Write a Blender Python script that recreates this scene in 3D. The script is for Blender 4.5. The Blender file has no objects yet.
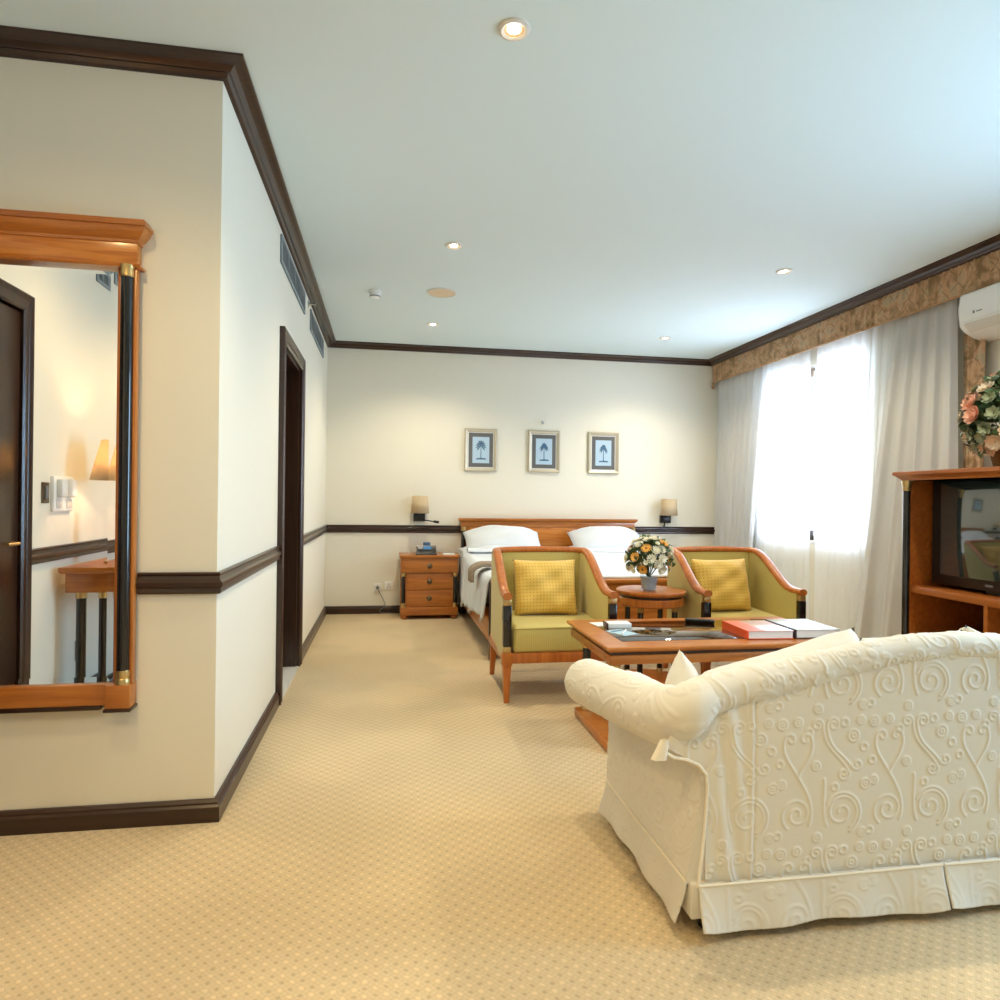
import bpy, bmesh, math, random
import numpy as np
from mathutils import Vector, Matrix, Euler
PI = math.pi
random.seed(7)
S = bpy.context.scene
COL = S.collection

# ------------------------------------------------------------------ helpers
def lin(r, g, b):
    def f(c):
        c /= 255.0
        return c / 12.92 if c <= 0.04045 else ((c + 0.055) / 1.055) ** 2.4
    return (f(r), f(g), f(b), 1.0)

def newmat(name):
    m = bpy.data.materials.new(name); m.use_nodes = True
    nt = m.node_tree
    return m, nt, nt.nodes['Principled BSDF']

def plain(name, col, rough=0.5, metal=0.0, spec=0.5, bump=0.0, bscale=200.0, coat=0.0, var=0.0, vscale=8.0):
    m, nt, p = newmat(name)
    p.inputs['Base Color'].default_value = col
    p.inputs['Roughness'].default_value = rough
    p.inputs['Metallic'].default_value = metal
    p.inputs['Specular IOR Level'].default_value = spec
    p.inputs['Coat Weight'].default_value = coat
    tc = nt.nodes.new('ShaderNodeTexCoord')
    if var > 0:
        n = nt.nodes.new('ShaderNodeTexNoise'); n.inputs['Scale'].default_value = vscale; n.inputs['Detail'].default_value = 4
        nt.links.new(tc.outputs['Object'], n.inputs['Vector'])
        mx = nt.nodes.new('ShaderNodeMix'); mx.data_type = 'RGBA'
        mx.inputs[6].default_value = [c * (1 - var) for c in col[:3]] + [1]
        mx.inputs[7].default_value = [min(1, c * (1 + var)) for c in col[:3]] + [1]
        nt.links.new(n.outputs['Fac'], mx.inputs[0]); nt.links.new(mx.outputs[2], p.inputs['Base Color'])
    if bump > 0:
        n2 = nt.nodes.new('ShaderNodeTexNoise'); n2.inputs['Scale'].default_value = bscale; n2.inputs['Detail'].default_value = 3
        nt.links.new(tc.outputs['Object'], n2.inputs['Vector'])
        b = nt.nodes.new('ShaderNodeBump'); b.inputs['Strength'].default_value = bump; b.inputs['Distance'].default_value = 0.002
        nt.links.new(n2.outputs['Fac'], b.inputs['Height']); nt.links.new(b.outputs['Normal'], p.inputs['Normal'])
    return m

def wood(name, c1, c2, rough=0.28, axis='x', scale=3.0, coat=0.3):
    m, nt, p = newmat(name)
    tc = nt.nodes.new('ShaderNodeTexCoord'); mp = nt.nodes.new('ShaderNodeMapping')
    st = {'x': (0.6, 9, 9), 'y': (9, 0.6, 9), 'z': (9, 9, 0.6)}[axis]
    mp.inputs['Scale'].default_value = [s * scale / 3 for s in st]
    nt.links.new(tc.outputs['Object'], mp.inputs['Vector'])
    n = nt.nodes.new('ShaderNodeTexNoise'); n.inputs['Scale'].default_value = 3; n.inputs['Detail'].default_value = 6; n.inputs['Distortion'].default_value = 1.2
    nt.links.new(mp.outputs['Vector'], n.inputs['Vector'])
    r = nt.nodes.new('ShaderNodeValToRGB')
    r.color_ramp.elements[0].position = 0.3; r.color_ramp.elements[0].color = c1
    r.color_ramp.elements[1].position = 0.7; r.color_ramp.elements[1].color = c2
    nt.links.new(n.outputs['Fac'], r.inputs['Fac']); nt.links.new(r.outputs['Color'], p.inputs['Base Color'])
    p.inputs['Roughness'].default_value = rough
    p.inputs['Coat Weight'].default_value = coat; p.inputs['Coat Roughness'].default_value = 0.15
    return m

class MB:
    def __init__(self):
        self.bm = bmesh.new()
    def box(self, x0, x1, y0, y1, z0, z1, bev=0.0, seg=2, M=None):
        r = bmesh.ops.create_cube(self.bm, size=1.0)
        vs = r['verts']
        for v in vs:
            v.co = Vector(((x0 + x1) / 2 + v.co.x * (x1 - x0), (y0 + y1) / 2 + v.co.y * (y1 - y0), (z0 + z1) / 2 + v.co.z * (z1 - z0)))
        if M is not None:
            for v in vs: v.co = M @ v.co
        if bev > 0:
            es = list({e for v in vs for e in v.link_edges})
            bmesh.ops.bevel(self.bm, geom=es, offset=bev, segments=seg, affect='EDGES', profile=0.5)
        return self
    def taper(self, x, y, z0, z1, s0, s1, dx=0, dy=0, bev=0.0):
        """square post: half sizes s0 at z0 (shifted by dx, dy) and s1 at z1"""
        a = [self.bm.verts.new((x + dx + sx * s0, y + dy + sy * s0, z0)) for sx, sy in ((-1, -1), (1, -1), (1, 1), (-1, 1))]
        b = [self.bm.verts.new((x + sx * s1, y + sy * s1, z1)) for sx, sy in ((-1, -1), (1, -1), (1, 1), (-1, 1))]
        self.bm.faces.new(a[::-1]); self.bm.faces.new(b)
        for i in range(4):
            self.bm.faces.new((a[i], a[(i + 1) % 4], b[(i + 1) % 4], b[i]))
        return self
    def lathe(self, prof, seg=24, M=None):
        rings = []
        for r, z in prof:
            if r < 1e-6:
                rings.append([self.bm.verts.new((0, 0, z))])
            else:
                rings.append([self.bm.verts.new((r * math.cos(2 * PI * i / seg), r * math.sin(2 * PI * i / seg), z)) for i in range(seg)])
        for a, b in zip(rings, rings[1:]):
            for i in range(seg):
                j = (i + 1) % seg
                if len(a) == 1 and len(b) == 1: continue
                if len(a) == 1: self.bm.faces.new((a[0], b[j], b[i]))
                elif len(b) == 1: self.bm.faces.new((a[i], a[j], b[0]))
                else: self.bm.faces.new((a[i], a[j], b[j], b[i]))
        if len(rings[0]) > 1: self.bm.faces.new(rings[0][::-1])
        if len(rings[-1]) > 1: self.bm.faces.new(rings[-1])
        if M is not None:
            for rg in rings:
                for v in rg: v.co = M @ v.co
        return self
    def cyl(self, x, y, z0, z1, r, seg=20):
        return self.lathe([(r, z0), (r, z1)], seg, Matrix.Translation((x, y, 0)))
    def tube(self, pts, rad, seg=10, closed=False, sx=1.0):
        pts = [Vector(p) for p in pts]; n = len(pts)
        rads = rad if isinstance(rad, (list, tuple)) else [rad] * n
        rings = []; prev = None
        for i, p in enumerate(pts):
            if closed: t = pts[(i + 1) % n] - pts[i - 1]
            else: t = pts[min(i + 1, n - 1)] - pts[max(i - 1, 0)]
            t.normalize()
            if prev is None:
                up = Vector((0, 0, 1)) if abs(t.z) < 0.9 else Vector((1, 0, 0))
                nrm = up - t * up.dot(t)
            else:
                nrm = prev - t * prev.dot(t)
            nrm.normalize(); prev = nrm; bn = t.cross(nrm)
            rings.append([self.bm.verts.new(p + (nrm * math.cos(2 * PI * k / seg) + bn * math.sin(2 * PI * k / seg) * sx) * rads[i]) for k in range(seg)])
        pairs = list(zip(rings, rings[1:])) + ([(rings[-1], rings[0])] if closed else [])
        for a, b in pairs:
            for k in range(seg):
                self.bm.faces.new((a[k], b[k], b[(k + 1) % seg], a[(k + 1) % seg]))
        if not closed:
            self.bm.faces.new(rings[0]); self.bm.faces.new(rings[-1][::-1])
        return self
    def prism(self, poly, ax, a0, a1):
        """poly in the two other axes (in xyz order), extruded along axis ax"""
        def P(u, v, w):
            return {'x': (w, u, v), 'y': (u, w, v), 'z': (u, v, w)}[ax]
        A = [self.bm.verts.new(P(u, v, a0)) for u, v in poly]
        B = [self.bm.verts.new(P(u, v, a1)) for u, v in poly]
        self.bm.faces.new(A); self.bm.faces.new(B[::-1])
        n = len(poly)
        for i in range(n):
            self.bm.faces.new((A[i], B[i], B[(i + 1) % n], A[(i + 1) % n]))
        return self
    def grid(self, f, nu, nv, closeu=False):
        V = [[self.bm.verts.new(f(i / (nu if closeu else nu - 1), j / (nv - 1))) for i in range(nu)] for j in range(nv)]
        for j in range(nv - 1):
            for i in range(nu if closeu else nu - 1):
                k = (i + 1) % nu
                self.bm.faces.new((V[j][i], V[j][k], V[j + 1][k], V[j + 1][i]))
        return V
    def sweep(self, path, prof):
        """profile (out, z) carried along a plan path; out is to the right of travel; mitred"""
        P = [Vector((p[0], p[1])) for p in path]; rings = []
        loop = (P[0] - P[-1]).length < 1e-6
        if loop: P = P[:-1]
        n = len(P)
        for i in range(n):
            def nr(a, b):
                d = (b - a).normalized(); return Vector((d.y, -d.x))
            if i == 0 and not loop: m = nr(P[0], P[1])
            elif i == n - 1 and not loop: m = nr(P[-2], P[-1])
            else:
                a = nr(P[i - 1], P[i]); b = nr(P[i], P[(i + 1) % n]); m = (a + b) / (1 + a.dot(b))
            rings.append([self.bm.verts.new((P[i].x + m.x * o, P[i].y + m.y * o, z)) for o, z in prof])
        k = len(prof)
        for a, b in list(zip(rings, rings[1:])) + ([(rings[-1], rings[0])] if loop else []):
            for j in range(k):
                self.bm.faces.new((a[j], b[j], b[(j + 1) % k], a[(j + 1) % k]))
        if not loop:
            self.bm.faces.new(rings[0][::-1]); self.bm.faces.new(rings[-1])
        return self
    def build(self, name, mat, parent=None, angle=35, loc=None):
        bmesh.ops.recalc_face_normals(self.bm, faces=self.bm.faces[:])
        me = bpy.data.meshes.new(name)
        self.bm.to_mesh(me); self.bm.free()
        return link(name, me, mat, parent, angle, loc)

def link(name, me, mat, parent=None, angle=35, loc=None):
    me.materials.append(mat)
    me.polygons.foreach_set('use_smooth', [True] * len(me.polygons))
    if angle < 180: me.set_sharp_from_angle(angle=math.radians(angle))
    o = bpy.data.objects.new(name, me); COL.objects.link(o)
    if parent is not None: o.parent = parent
    if loc is not None: o.location = loc
    return o

def tag(o, label=None, cat=None, group=None, kind=None):
    if label: o['label'] = label
    if cat: o['category'] = cat
    if group: o['group'] = group
    if kind: o['kind'] = kind
    return o
def struct(o, label=None):
    o['kind'] = 'structure'
    if label: o['label'] = label
    return o
def thing(name, label, cat, loc=(0, 0, 0), rz=0.0, group=None):
    o = bpy.data.objects.new(name, None); COL.objects.link(o)
    o.location = loc; o.rotation_euler = (0, 0, rz); o.empty_display_size = 0.1
    return tag(o, label, cat, group)
def copy_tree(o, parent=None):
    c = o.copy(); COL.objects.link(c)
    if parent is not None: c.parent = parent
    for ch in list(o.children): copy_tree(ch, c)
    return c
def smooth01(t):
    t = max(0.0, min(1.0, t)); return t * t * (3 - 2 * t)

def pillow_mesh(w, h, t, nu=33, nv=29, pw=4.0, flange=0.0, seed=0, wr=0.004):
    """a stuffed cushion lying in the XZ plane, thickness along Y, centred at the origin"""
    rnd = random.Random(seed); ph = [rnd.uniform(0, 6.28) for _ in range(8)]
    b = MB(); F = []
    for side in (-1, 1):
        def f(u, v):
            a = u * 2 - 1; c = v * 2 - 1
            th = max(0.0, (1 - abs(a) ** pw)) ** 0.55 * max(0.0, (1 - abs(c) ** pw)) ** 0.55
            pin = 1 - 0.05 * (1 - a * a) * abs(c) ** 3
            pin2 = 1 - 0.05 * (1 - c * c) * abs(a) ** 3
            y = side * t / 2 * th
            y += side * th * wr * (math.sin(6 * a + 4 * c + ph[0]) + math.sin(9 * c - 5 * a + ph[1]) * 0.6)
            edge = (abs(a) ** 6 + abs(c) ** 6)
            y += side * wr * 0.9 * edge * th * math.sin(30 * (a if abs(c) > abs(a) else c) + ph[2])
            return (a * w / 2 * pin2, y, c * h / 2 * pin)
        F.append(b.grid(f, nu, nv))
    bmesh.ops.remove_doubles(b.bm, verts=b.bm.verts[:], dist=1e-5)
    return b

# ------------------------------------------------------------------ materials
M = {}
M['wall'] = plain('wall_paint', lin(232, 227, 211), 0.75, spec=0.2, bump=0.15, bscale=350)
M['ceil'] = plain('ceiling_paint', lin(216, 230, 231), 0.85, spec=0.15, bump=0.1, bscale=300)
M['dark'] = wood('dark_stained_wood', lin(40, 22, 13), lin(60, 35, 22), 0.3, 'x', coat=0.2)
M['darkz'] = wood('dark_stained_wood_upright', lin(40, 22, 13), lin(60, 35, 22), 0.3, 'z', coat=0.2)
M['cherry'] = wood('cherry_wood', lin(162, 92, 34), lin(196, 122, 52), 0.3, 'x')
M['cherryz'] = wood('cherry_wood_upright', lin(162, 92, 34), lin(196, 122, 52), 0.3, 'z')
M['cherryy'] = wood('cherry_wood_depth', lin(162, 92, 34), lin(196, 122, 52), 0.3, 'y')
M['chairwood'] = wood('chair_wood', lin(160, 86, 30), lin(194, 114, 46), 0.32, 'z', coat=0.15)
M['tvwood'] = wood('cabinet_wood', lin(148, 78, 26), lin(180, 102, 40), 0.32, 'y')
M['burl'] = wood('burl_veneer', lin(176, 96, 26), lin(212, 138, 56), 0.25, 'x', scale=6)
M['black'] = plain('black_lacquer', lin(20, 18, 18), 0.18, coat=0.5)
M['brass'] = plain('brass', lin(206, 178, 122), 0.3, metal=0.9)
M['pewter'] = plain('pewter', lin(120, 105, 85), 0.35, metal=0.9)
M['chrome'] = plain('chrome', lin(200, 200, 200), 0.15, metal=1.0)
M['white'] = plain('white_plastic', lin(236, 236, 232), 0.35)
M['offwhite'] = plain('off_white_metal', lin(215, 210, 200), 0.4)
M['blackplastic'] = plain('black_plastic', lin(18, 18, 20), 0.3)
M['grey'] = plain('grey_plastic', lin(110, 112, 115), 0.4)
M['linen_white'] = plain('white_bed_linen', lin(216, 222, 230), 0.8, spec=0.1, bump=0.25, bscale=60)
M['taupe'] = plain('taupe_wool', lin(150, 135, 118), 0.9, spec=0.1, bump=0.4, bscale=250)
M['sofafab'] = plain('cream_matelasse', lin(224, 219, 207), 0.85, spec=0.15, bump=0.25, bscale=500)
M['piping'] = plain('cream_piping', lin(236, 228, 210), 0.8, spec=0.1)
M['marble'] = plain('white_marble', lin(225, 222, 215), 0.2, var=0.05, vscale=5)
M['glassgreen'] = plain('book_page_edge', lin(225, 225, 218), 0.7)
M['orange'] = plain('orange_cover', lin(226, 84, 36), 0.35)
M['whitecover'] = plain('pale_grey_cover', lin(205, 212, 212), 0.25)
M['darkcover'] = plain('dark_brown_cover', lin(58, 40, 36), 0.4)
M['paper'] = plain('paper', lin(232, 234, 232), 0.6)
M['bluepaper'] = plain('pale_blue_paper', lin(170, 200, 215), 0.5)
M['leaf'] = plain('leaf_green', lin(66, 88, 46), 0.5, var=0.3, vscale=30)
M['leaf2'] = plain('pale_leaf_green', lin(150, 156, 120), 0.55, var=0.3, vscale=30)
M['petal_white'] = plain('white_petal', lin(240, 236, 214), 0.6)
M['petal_yellow'] = plain('yellow_petal', lin(242, 184, 84), 0.6)
M['petal_pink'] = plain('salmon_petal', lin(240, 188, 160), 0.6)
M['petal_cream'] = plain('cream_petal', lin(226, 208, 180), 0.6)
M['eye'] = plain('flower_eye', lin(150, 90, 30), 0.7)
M['basket'] = plain('wicker', lin(120, 92, 50), 0.8, bump=0.6, bscale=120)
M['drape'] = None

def emis(name, col, s):
    m = bpy.data.materials.new(name); m.use_nodes = True; nt = m.node_tree
    e = nt.nodes.new('ShaderNodeEmission'); e.inputs['Color'].default_value = col; e.inputs['Strength'].default_value = s
    nt.links.new(e.outputs[0], nt.nodes['Material Output'].inputs['Surface']); return m
M['bulb'] = emis('lit_bulb', (1.0, 0.86, 0.66, 1), 25)
M['bluelcd'] = emis('blue_display', (0.15, 0.4, 0.7, 1), 0.6)

def mirror_mat():
    m, nt, p = newmat('mirror_silver')
    p.inputs['Base Color'].default_value = (0.93, 0.94, 0.93, 1); p.inputs['Metallic'].default_value = 1; p.inputs['Roughness'].default_value = 0.0
    return m
M['mirror'] = mirror_mat()

def glass_mat(name='pane_glass', tint=(1, 1, 1, 1)):
    m = bpy.data.materials.new(name); m.use_nodes = True; nt = m.node_tree
    t = nt.nodes.new('ShaderNodeBsdfTransparent'); t.inputs[0].default_value = tint
    g = nt.nodes.new('ShaderNodeBsdfGlossy'); g.inputs['Roughness'].default_value = 0.02
    mx = nt.nodes.new('ShaderNodeMixShader'); mx.inputs[0].default_value = 0.05
    nt.links.new(t.outputs[0], mx.inputs[1]); nt.links.new(g.outputs[0], mx.inputs[2])
    nt.links.new(mx.outputs[0], nt.nodes['Material Output'].inputs['Surface']); return m
M['pane'] = glass_mat()
M['potglass'] = glass_mat('clear_pot_glass', (0.92, 0.95, 0.98, 1))

def cloth(name, col, transl, transp, stripe=0.0):
    m = bpy.data.materials.new(name); m.use_nodes = True; nt = m.node_tree
    d = nt.nodes.new('ShaderNodeBsdfDiffuse'); d.inputs[0].default_value = col
    t = nt.nodes.new('ShaderNodeBsdfTranslucent'); t.inputs[0].default_value = col
    mx = nt.nodes.new('ShaderNodeMixShader'); mx.inputs[0].default_value = transl
    nt.links.new(d.outputs[0], mx.inputs[1]); nt.links.new(t.outputs[0], mx.inputs[2])
    out = mx
    if transp > 0:
        tp = nt.nodes.new('ShaderNodeBsdfTransparent')
        m2 = nt.nodes.new('ShaderNodeMixShader'); m2.inputs[0].default_value = transp
        nt.links.new(mx.outputs[0], m2.inputs[1]); nt.links.new(tp.outputs[0], m2.inputs[2]); out = m2
    nt.links.new(out.outputs[0], nt.nodes['Material Output'].inputs['Surface']); return m
M['sheer'] = cloth('white_voile', lin(246, 247, 247), 0.62, 0.08)
M['linen'] = cloth('ivory_linen', lin(214, 213, 210), 0.14, 0.0)
M['shade'] = cloth('lamp_shade_fabric', lin(226, 206, 172), 0.35, 0.0)

def carpet():
    m, nt, p = newmat('patterned_carpet')
    L = nt.links.new
    tc = nt.nodes.new('ShaderNodeTexCoord'); sp = nt.nodes.new('ShaderNodeSeparateXYZ')
    L(tc.outputs['Object'], sp.inputs[0])
    def math_(op, a, b=None):
        n = nt.nodes.new('ShaderNodeMath'); n.operation = op
        for i, x in enumerate((a, b)):
            if x is None: continue
            if isinstance(x, (int, float)): n.inputs[i].default_value = x
            else: L(x, n.inputs[i])
        return n.outputs[0]
    def ss(x, a, b):
        n = nt.nodes.new('ShaderNodeMapRange'); n.interpolation_type = 'SMOOTHSTEP'
        n.inputs['From Min'].default_value = a; n.inputs['From Max'].default_value = b
        L(x, n.inputs['Value']); return n.outputs[0]
    k = 2 * PI / 0.053
    wob = nt.nodes.new('ShaderNodeTexNoise'); wob.inputs['Scale'].default_value = 60; L(tc.outputs['Object'], wob.inputs['Vector'])
    wv = math_('MULTIPLY', math_('SUBTRACT', wob.outputs['Fac'], 0.5), 1.1)
    ux = math_('ADD', math_('MULTIPLY', sp.outputs[0], k), wv); vy = math_('ADD', math_('MULTIPLY', sp.outputs[1], k), wv)
    A = math_('MULTIPLY', math_('SINE', ux), math_('SINE', vy))
    light = ss(A, 0.62, 0.9); dark = ss(math_('MULTIPLY', A, -1.0), 0.66, 0.92)
    lat = ss(math_('ABSOLUTE', math_('SINE', math_('MULTIPLY', math_('ADD', ux, vy), 1.5))), 0.0, 0.5)
    lat2 = ss(math_('ABSOLUTE', math_('SINE', math_('MULTIPLY', math_('SUBTRACT', ux, vy), 1.5))), 0.0, 0.5)
    fine = nt.nodes.new('ShaderNodeTexNoise'); fine.inputs['Scale'].default_value = 420; fine.inputs['Detail'].default_value = 2; L(tc.outputs['Object'], fine.inputs['Vector'])
    big = nt.nodes.new('ShaderNodeTexNoise'); big.inputs['Scale'].default_value = 1.1; big.inputs['Detail'].default_value = 2; L(tc.outputs['Object'], big.inputs['Vector'])
    def mix(f, a, b):
        n = nt.nodes.new('ShaderNodeMix'); n.data_type = 'RGBA'
        if isinstance(f, (int, float)): n.inputs[0].default_value = f
        else: L(f, n.inputs[0])
        for i, x in ((6, a), (7, b)):
            if isinstance(x, tuple): n.inputs[i].default_value = x
            else: L(x, n.inputs[i])
        return n.outputs[2]
    base = lin(*CARPET)
    dk = tuple(c * 0.66 for c in base[:3]) + (1,); lt = tuple(min(1, c * 1.28) for c in base[:3]) + (1,)
    mid = tuple(c * 0.88 for c in base[:3]) + (1,)
    c = mix(math_('MULTIPLY', lat, lat2), mid, base)
    c = mix(math_('MULTIPLY', light, 0.6), c, lt)
    c = mix(math_('MULTIPLY', dark, 0.7), c, dk)
    mul = nt.nodes.new('ShaderNodeMix'); mul.data_type = 'RGBA'; mul.blend_type = 'MULTIPLY'; mul.inputs[0].default_value = 1
    L(c, mul.inputs[6])
    g = math_('ADD', math_('MULTIPLY', fine.outputs['Fac'], 0.5), 0.75)
    g2 = math_('MULTIPLY', g, math_('ADD', math_('MULTIPLY', ss(big.outputs['Fac'], 0.42, 0.58), 0.12), 0.94))
    L(g2, mul.inputs[7]); L(mul.outputs[2], p.inputs['Base Color'])
    p.inputs['Roughness'].default_value = 0.95; p.inputs['Specular IOR Level'].default_value = 0.05
    p.inputs['Sheen Weight'].default_value = 0.15
    b = nt.nodes.new('ShaderNodeBump'); b.inputs['Strength'].default_value = 0.5; b.inputs['Distance'].default_value = 0.004
    h = math_('ADD', math_('MULTIPLY', A, 0.3), fine.outputs['Fac'])
    L(h, b.inputs['Height']); L(b.outputs['Normal'], p.inputs['Normal'])
    return m
CARPET = (205, 183, 145)
M['carpet'] = carpet()

def stripe_fabric(name, c1, c2, freq, axis=0, dots=False):
    m, nt, p = newmat(name); L = nt.links.new
    tc = nt.nodes.new('ShaderNodeTexCoord'); sp = nt.nodes.new('ShaderNodeSeparateXYZ'); L(tc.outputs['Object'], sp.inputs[0])
    def mth(op, a, b=None):
        n = nt.nodes.new('ShaderNodeMath'); n.operation = op
        for i, x in enumerate((a, b)):
            if x is None: continue
            if isinstance(x, (int, float)): n.inputs[i].default_value = x
            else: L(x, n.inputs[i])
        return n.outputs[0]
    if dots:
        a = mth('SINE', mth('MULTIPLY', mth('ADD', sp.outputs[0], sp.outputs[2]), freq))
        b = mth('SINE', mth('MULTIPLY', mth('SUBTRACT', sp.outputs[0], sp.outputs[2]), freq))
        v = mth('MULTIPLY', a, b)
    else:
        v = mth('SINE', mth('MULTIPLY', mth('ADD', sp.outputs[0], sp.outputs[1]), freq))
    mr = nt.nodes.new('ShaderNodeMapRange'); mr.interpolation_type = 'SMOOTHSTEP'
    mr.inputs['From Min'].default_value = 0.3 if dots else -0.6; mr.inputs['From Max'].default_value = 0.7 if dots else 0.6
    L(v, mr.inputs['Value'])
    mx = nt.nodes.new('ShaderNodeMix'); mx.data_type = 'RGBA'; mx.inputs[6].default_value = c1; mx.inputs[7].default_value = c2
    L(mr.outputs[0], mx.inputs[0]); L(mx.outputs[2], p.inputs['Base Color'])
    p.inputs['Roughness'].default_value = 0.6; p.inputs['Specular IOR Level'].default_value = 0.3; p.inputs['Sheen Weight'].default_value = 0.2
    return m
M['olive'] = stripe_fabric('olive_stripe', lin(186, 169, 92), lin(198, 182, 110), 2 * PI / 0.012)
M['gold'] = stripe_fabric('gold_spot', lin(224, 186, 92), lin(204, 158, 66), PI / 0.022, dots=True)

def drape_mat():
    m, nt, p = newmat('brown_patterned_drape'); L = nt.links.new
    tc = nt.nodes.new('ShaderNodeTexCoord')
    n = nt.nodes.new('ShaderNodeTexNoise'); n.inputs['Scale'].default_value = 7; n.inputs['Detail'].default_value = 3; n.inputs['Distortion'].default_value = 1.5
    L(tc.outputs['Object'], n.inputs['Vector'])
    r = nt.nodes.new('ShaderNodeValToRGB')
    r.color_ramp.elements[0].position = 0.36; r.color_ramp.elements[0].color = lin(146, 120, 86)
    r.color_ramp.elements[1].position = 0.55; r.color_ramp.elements[1].color = lin(204, 166, 130)
    e = r.color_ramp.elements.new(0.66); e.color = lin(182, 164, 134)
    L(n.outputs['Fac'], r.inputs['Fac'])
    sp = nt.nodes.new('ShaderNodeSeparateXYZ'); L(tc.outputs['Object'], sp.inputs[0])
    def mth(op, a, b=None):
        q = nt.nodes.new('ShaderNodeMath'); q.operation = op
        for i, x in enumerate((a, b)):
            if x is None: continue
            if isinstance(x, (int, float)): q.inputs[i].default_value = x
            else: L(x, q.inputs[i])
        return q.outputs[0]
    a = mth('ABSOLUTE', mth('SINE', mth('MULTIPLY', mth('ADD', mth('MULTIPLY', sp.outputs[1], 1.6), sp.outputs[2]), 14)))
    b = mth('ABSOLUTE', mth('SINE', mth('MULTIPLY', mth('SUBTRACT', mth('MULTIPLY', sp.outputs[1], 1.6), sp.outputs[2]), 14)))
    mn = mth('MINIMUM', a, b); ln = mth('LESS_THAN', mn, 0.07)
    mx = nt.nodes.new('ShaderNodeMix'); mx.data_type = 'RGBA'; L(ln, mx.inputs[0]); L(r.outputs[0], mx.inputs[6]); mx.inputs[7].default_value = lin(156, 126, 92)
    L(mx.outputs[2], p.inputs['Base Color']); p.inputs['Roughness'].default_value = 0.7; p.inputs['Specular IOR Level'].default_value = 0.2
    return m
M['drape'] = drape_mat()
# light levels and colours
WIN_W, WIN_C = 176.0, (0.64, 0.78, 1.0)
FILL_WIN_W, FILL_WIN_C = 250.0, (0.42, 0.70, 1.0)  # cool fill through the added second window
DOWN_W, NEAR_W, DOWN_C = 84.0, 96.0, (1.0, 0.86, 0.62)
MIRROR_W, NEAR_C = 52.0, (1.0, 0.71, 0.33)
LAMP_W, SKY, EXPO = 9.0, 1.0, 0.0
# ------------------------------------------------------------------ the setting
XL, YM, YB, XW, ZC = -0.642, 2.731, 7.368, 3.95, 2.906
XE, YS = -1.85, -2.2
T = 0.12

def slab(name, axis, face, out, u0, u1, z0, z1, mat, holes=()):
    """wall slab: inner face at `face` on `axis`, thickness T towards out; holes are (u0, u1, z0, z1)"""
    us = sorted({u0, u1, *[h[0] for h in holes], *[h[1] for h in holes]})
    zs = sorted({z0, z1, *[h[2] for h in holes], *[h[3] for h in holes]})
    us = [u for u in us if u0 <= u <= u1]; zs = [z for z in zs if z0 <= z <= z1]
    b = MB(); cache = {}
    def V(u, z, s):
        k = (u, z, s)
        if k not in cache:
            a = face + out * T * s
            cache[k] = b.bm.verts.new((a, u, z) if axis == 'x' else (u, a, z))
        return cache[k]
    def solid(i, j):
        if not (0 <= i < len(us) - 1 and 0 <= j < len(zs) - 1): return False
        cu, cz = (us[i] + us[i + 1]) / 2, (zs[j] + zs[j + 1]) / 2
        return not any(h[0] < cu < h[1] and h[2] < cz < h[3] for h in holes)
    for i in range(len(us) - 1):
        for j in range(len(zs) - 1):
            if not solid(i, j): continue
            c = [(us[i], zs[j]), (us[i + 1], zs[j]), (us[i + 1], zs[j + 1]), (us[i], zs[j + 1])]
            for s in (0, 1): b.bm.faces.new([V(u, z, s) for u, z in c])
            for (di, dj, a, d) in ((0, -1, 0, 1), (1, 0, 1, 2), (0, 1, 2, 3), (-1, 0, 3, 0)):
                if not solid(i + di, j + dj):
                    b.bm.faces.new([V(*c[a], 0), V(*c[d], 0), V(*c[d], 1), V(*c[a], 1)])
    return struct(b.build(name, mat, angle=30))

b = MB(); b.box(-2.7, 4.2, -2.4, 7.6, -0.1, 0.0); struct(b.build('floor', M['carpet']), 'beige patterned carpet floor')
b = MB(); b.box(-2.7, 4.2, -2.4, 7.6, ZC, ZC + 0.1); struct(b.build('ceiling', M['ceil']), 'plain white ceiling')
DOOR = (4.26, 5.10, -0.01, 2.18)
WIN = (4.97, 6.55, 0.90, 2.55)
FILL_WIN = (0.85, 2.30, 0.45, 2.55)  # unseen window, added and placed for cool fill on ceiling and left wall
b = MB(); b.box(-2.39, XL - T + 0.005, 3.01, 5.99, 0.0, 0.006); b.box(XL - T, XL + 0.022, DOOR[0], DOOR[1], 0.0, 0.006)
b2 = b.build('floor_marble', M['marble']); struct(b2, 'white marble floor inside the doorway')
slab('wall_left', 'x', XL, -1, YM + T, YB + T, -0.01, ZC, M['wall'], [DOOR])
slab('wall_back', 'y', YB, 1, XL, XW + T, 0, ZC, M['wall'])
slab('wall_right', 'x', XW, 1, YS - T, YB, 0, ZC, M['wall'], [WIN, FILL_WIN])
slab('wall_front', 'y', YM, 1, XE - T, XL, 0, ZC, M['wall'])          # the wall that carries the mirror
slab('wall_entry', 'x', XE, -1, YS - T, YM, 0, ZC, M['wall'])
slab('wall_rear', 'y', YS, -1, XE, XW, 0, ZC, M['wall'])
slab('wall_bath_side', 'x', -2.4, -1, 3.0, 6.0, 0, ZC, M['wall'])
slab('wall_bath_near', 'y', 3.0, -1, -2.4, XL - T, 0, ZC, M['wall'])
slab('wall_bath_far', 'y', 6.0, 1, -2.4, XL - T, 0, ZC, M['wall'])

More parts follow.
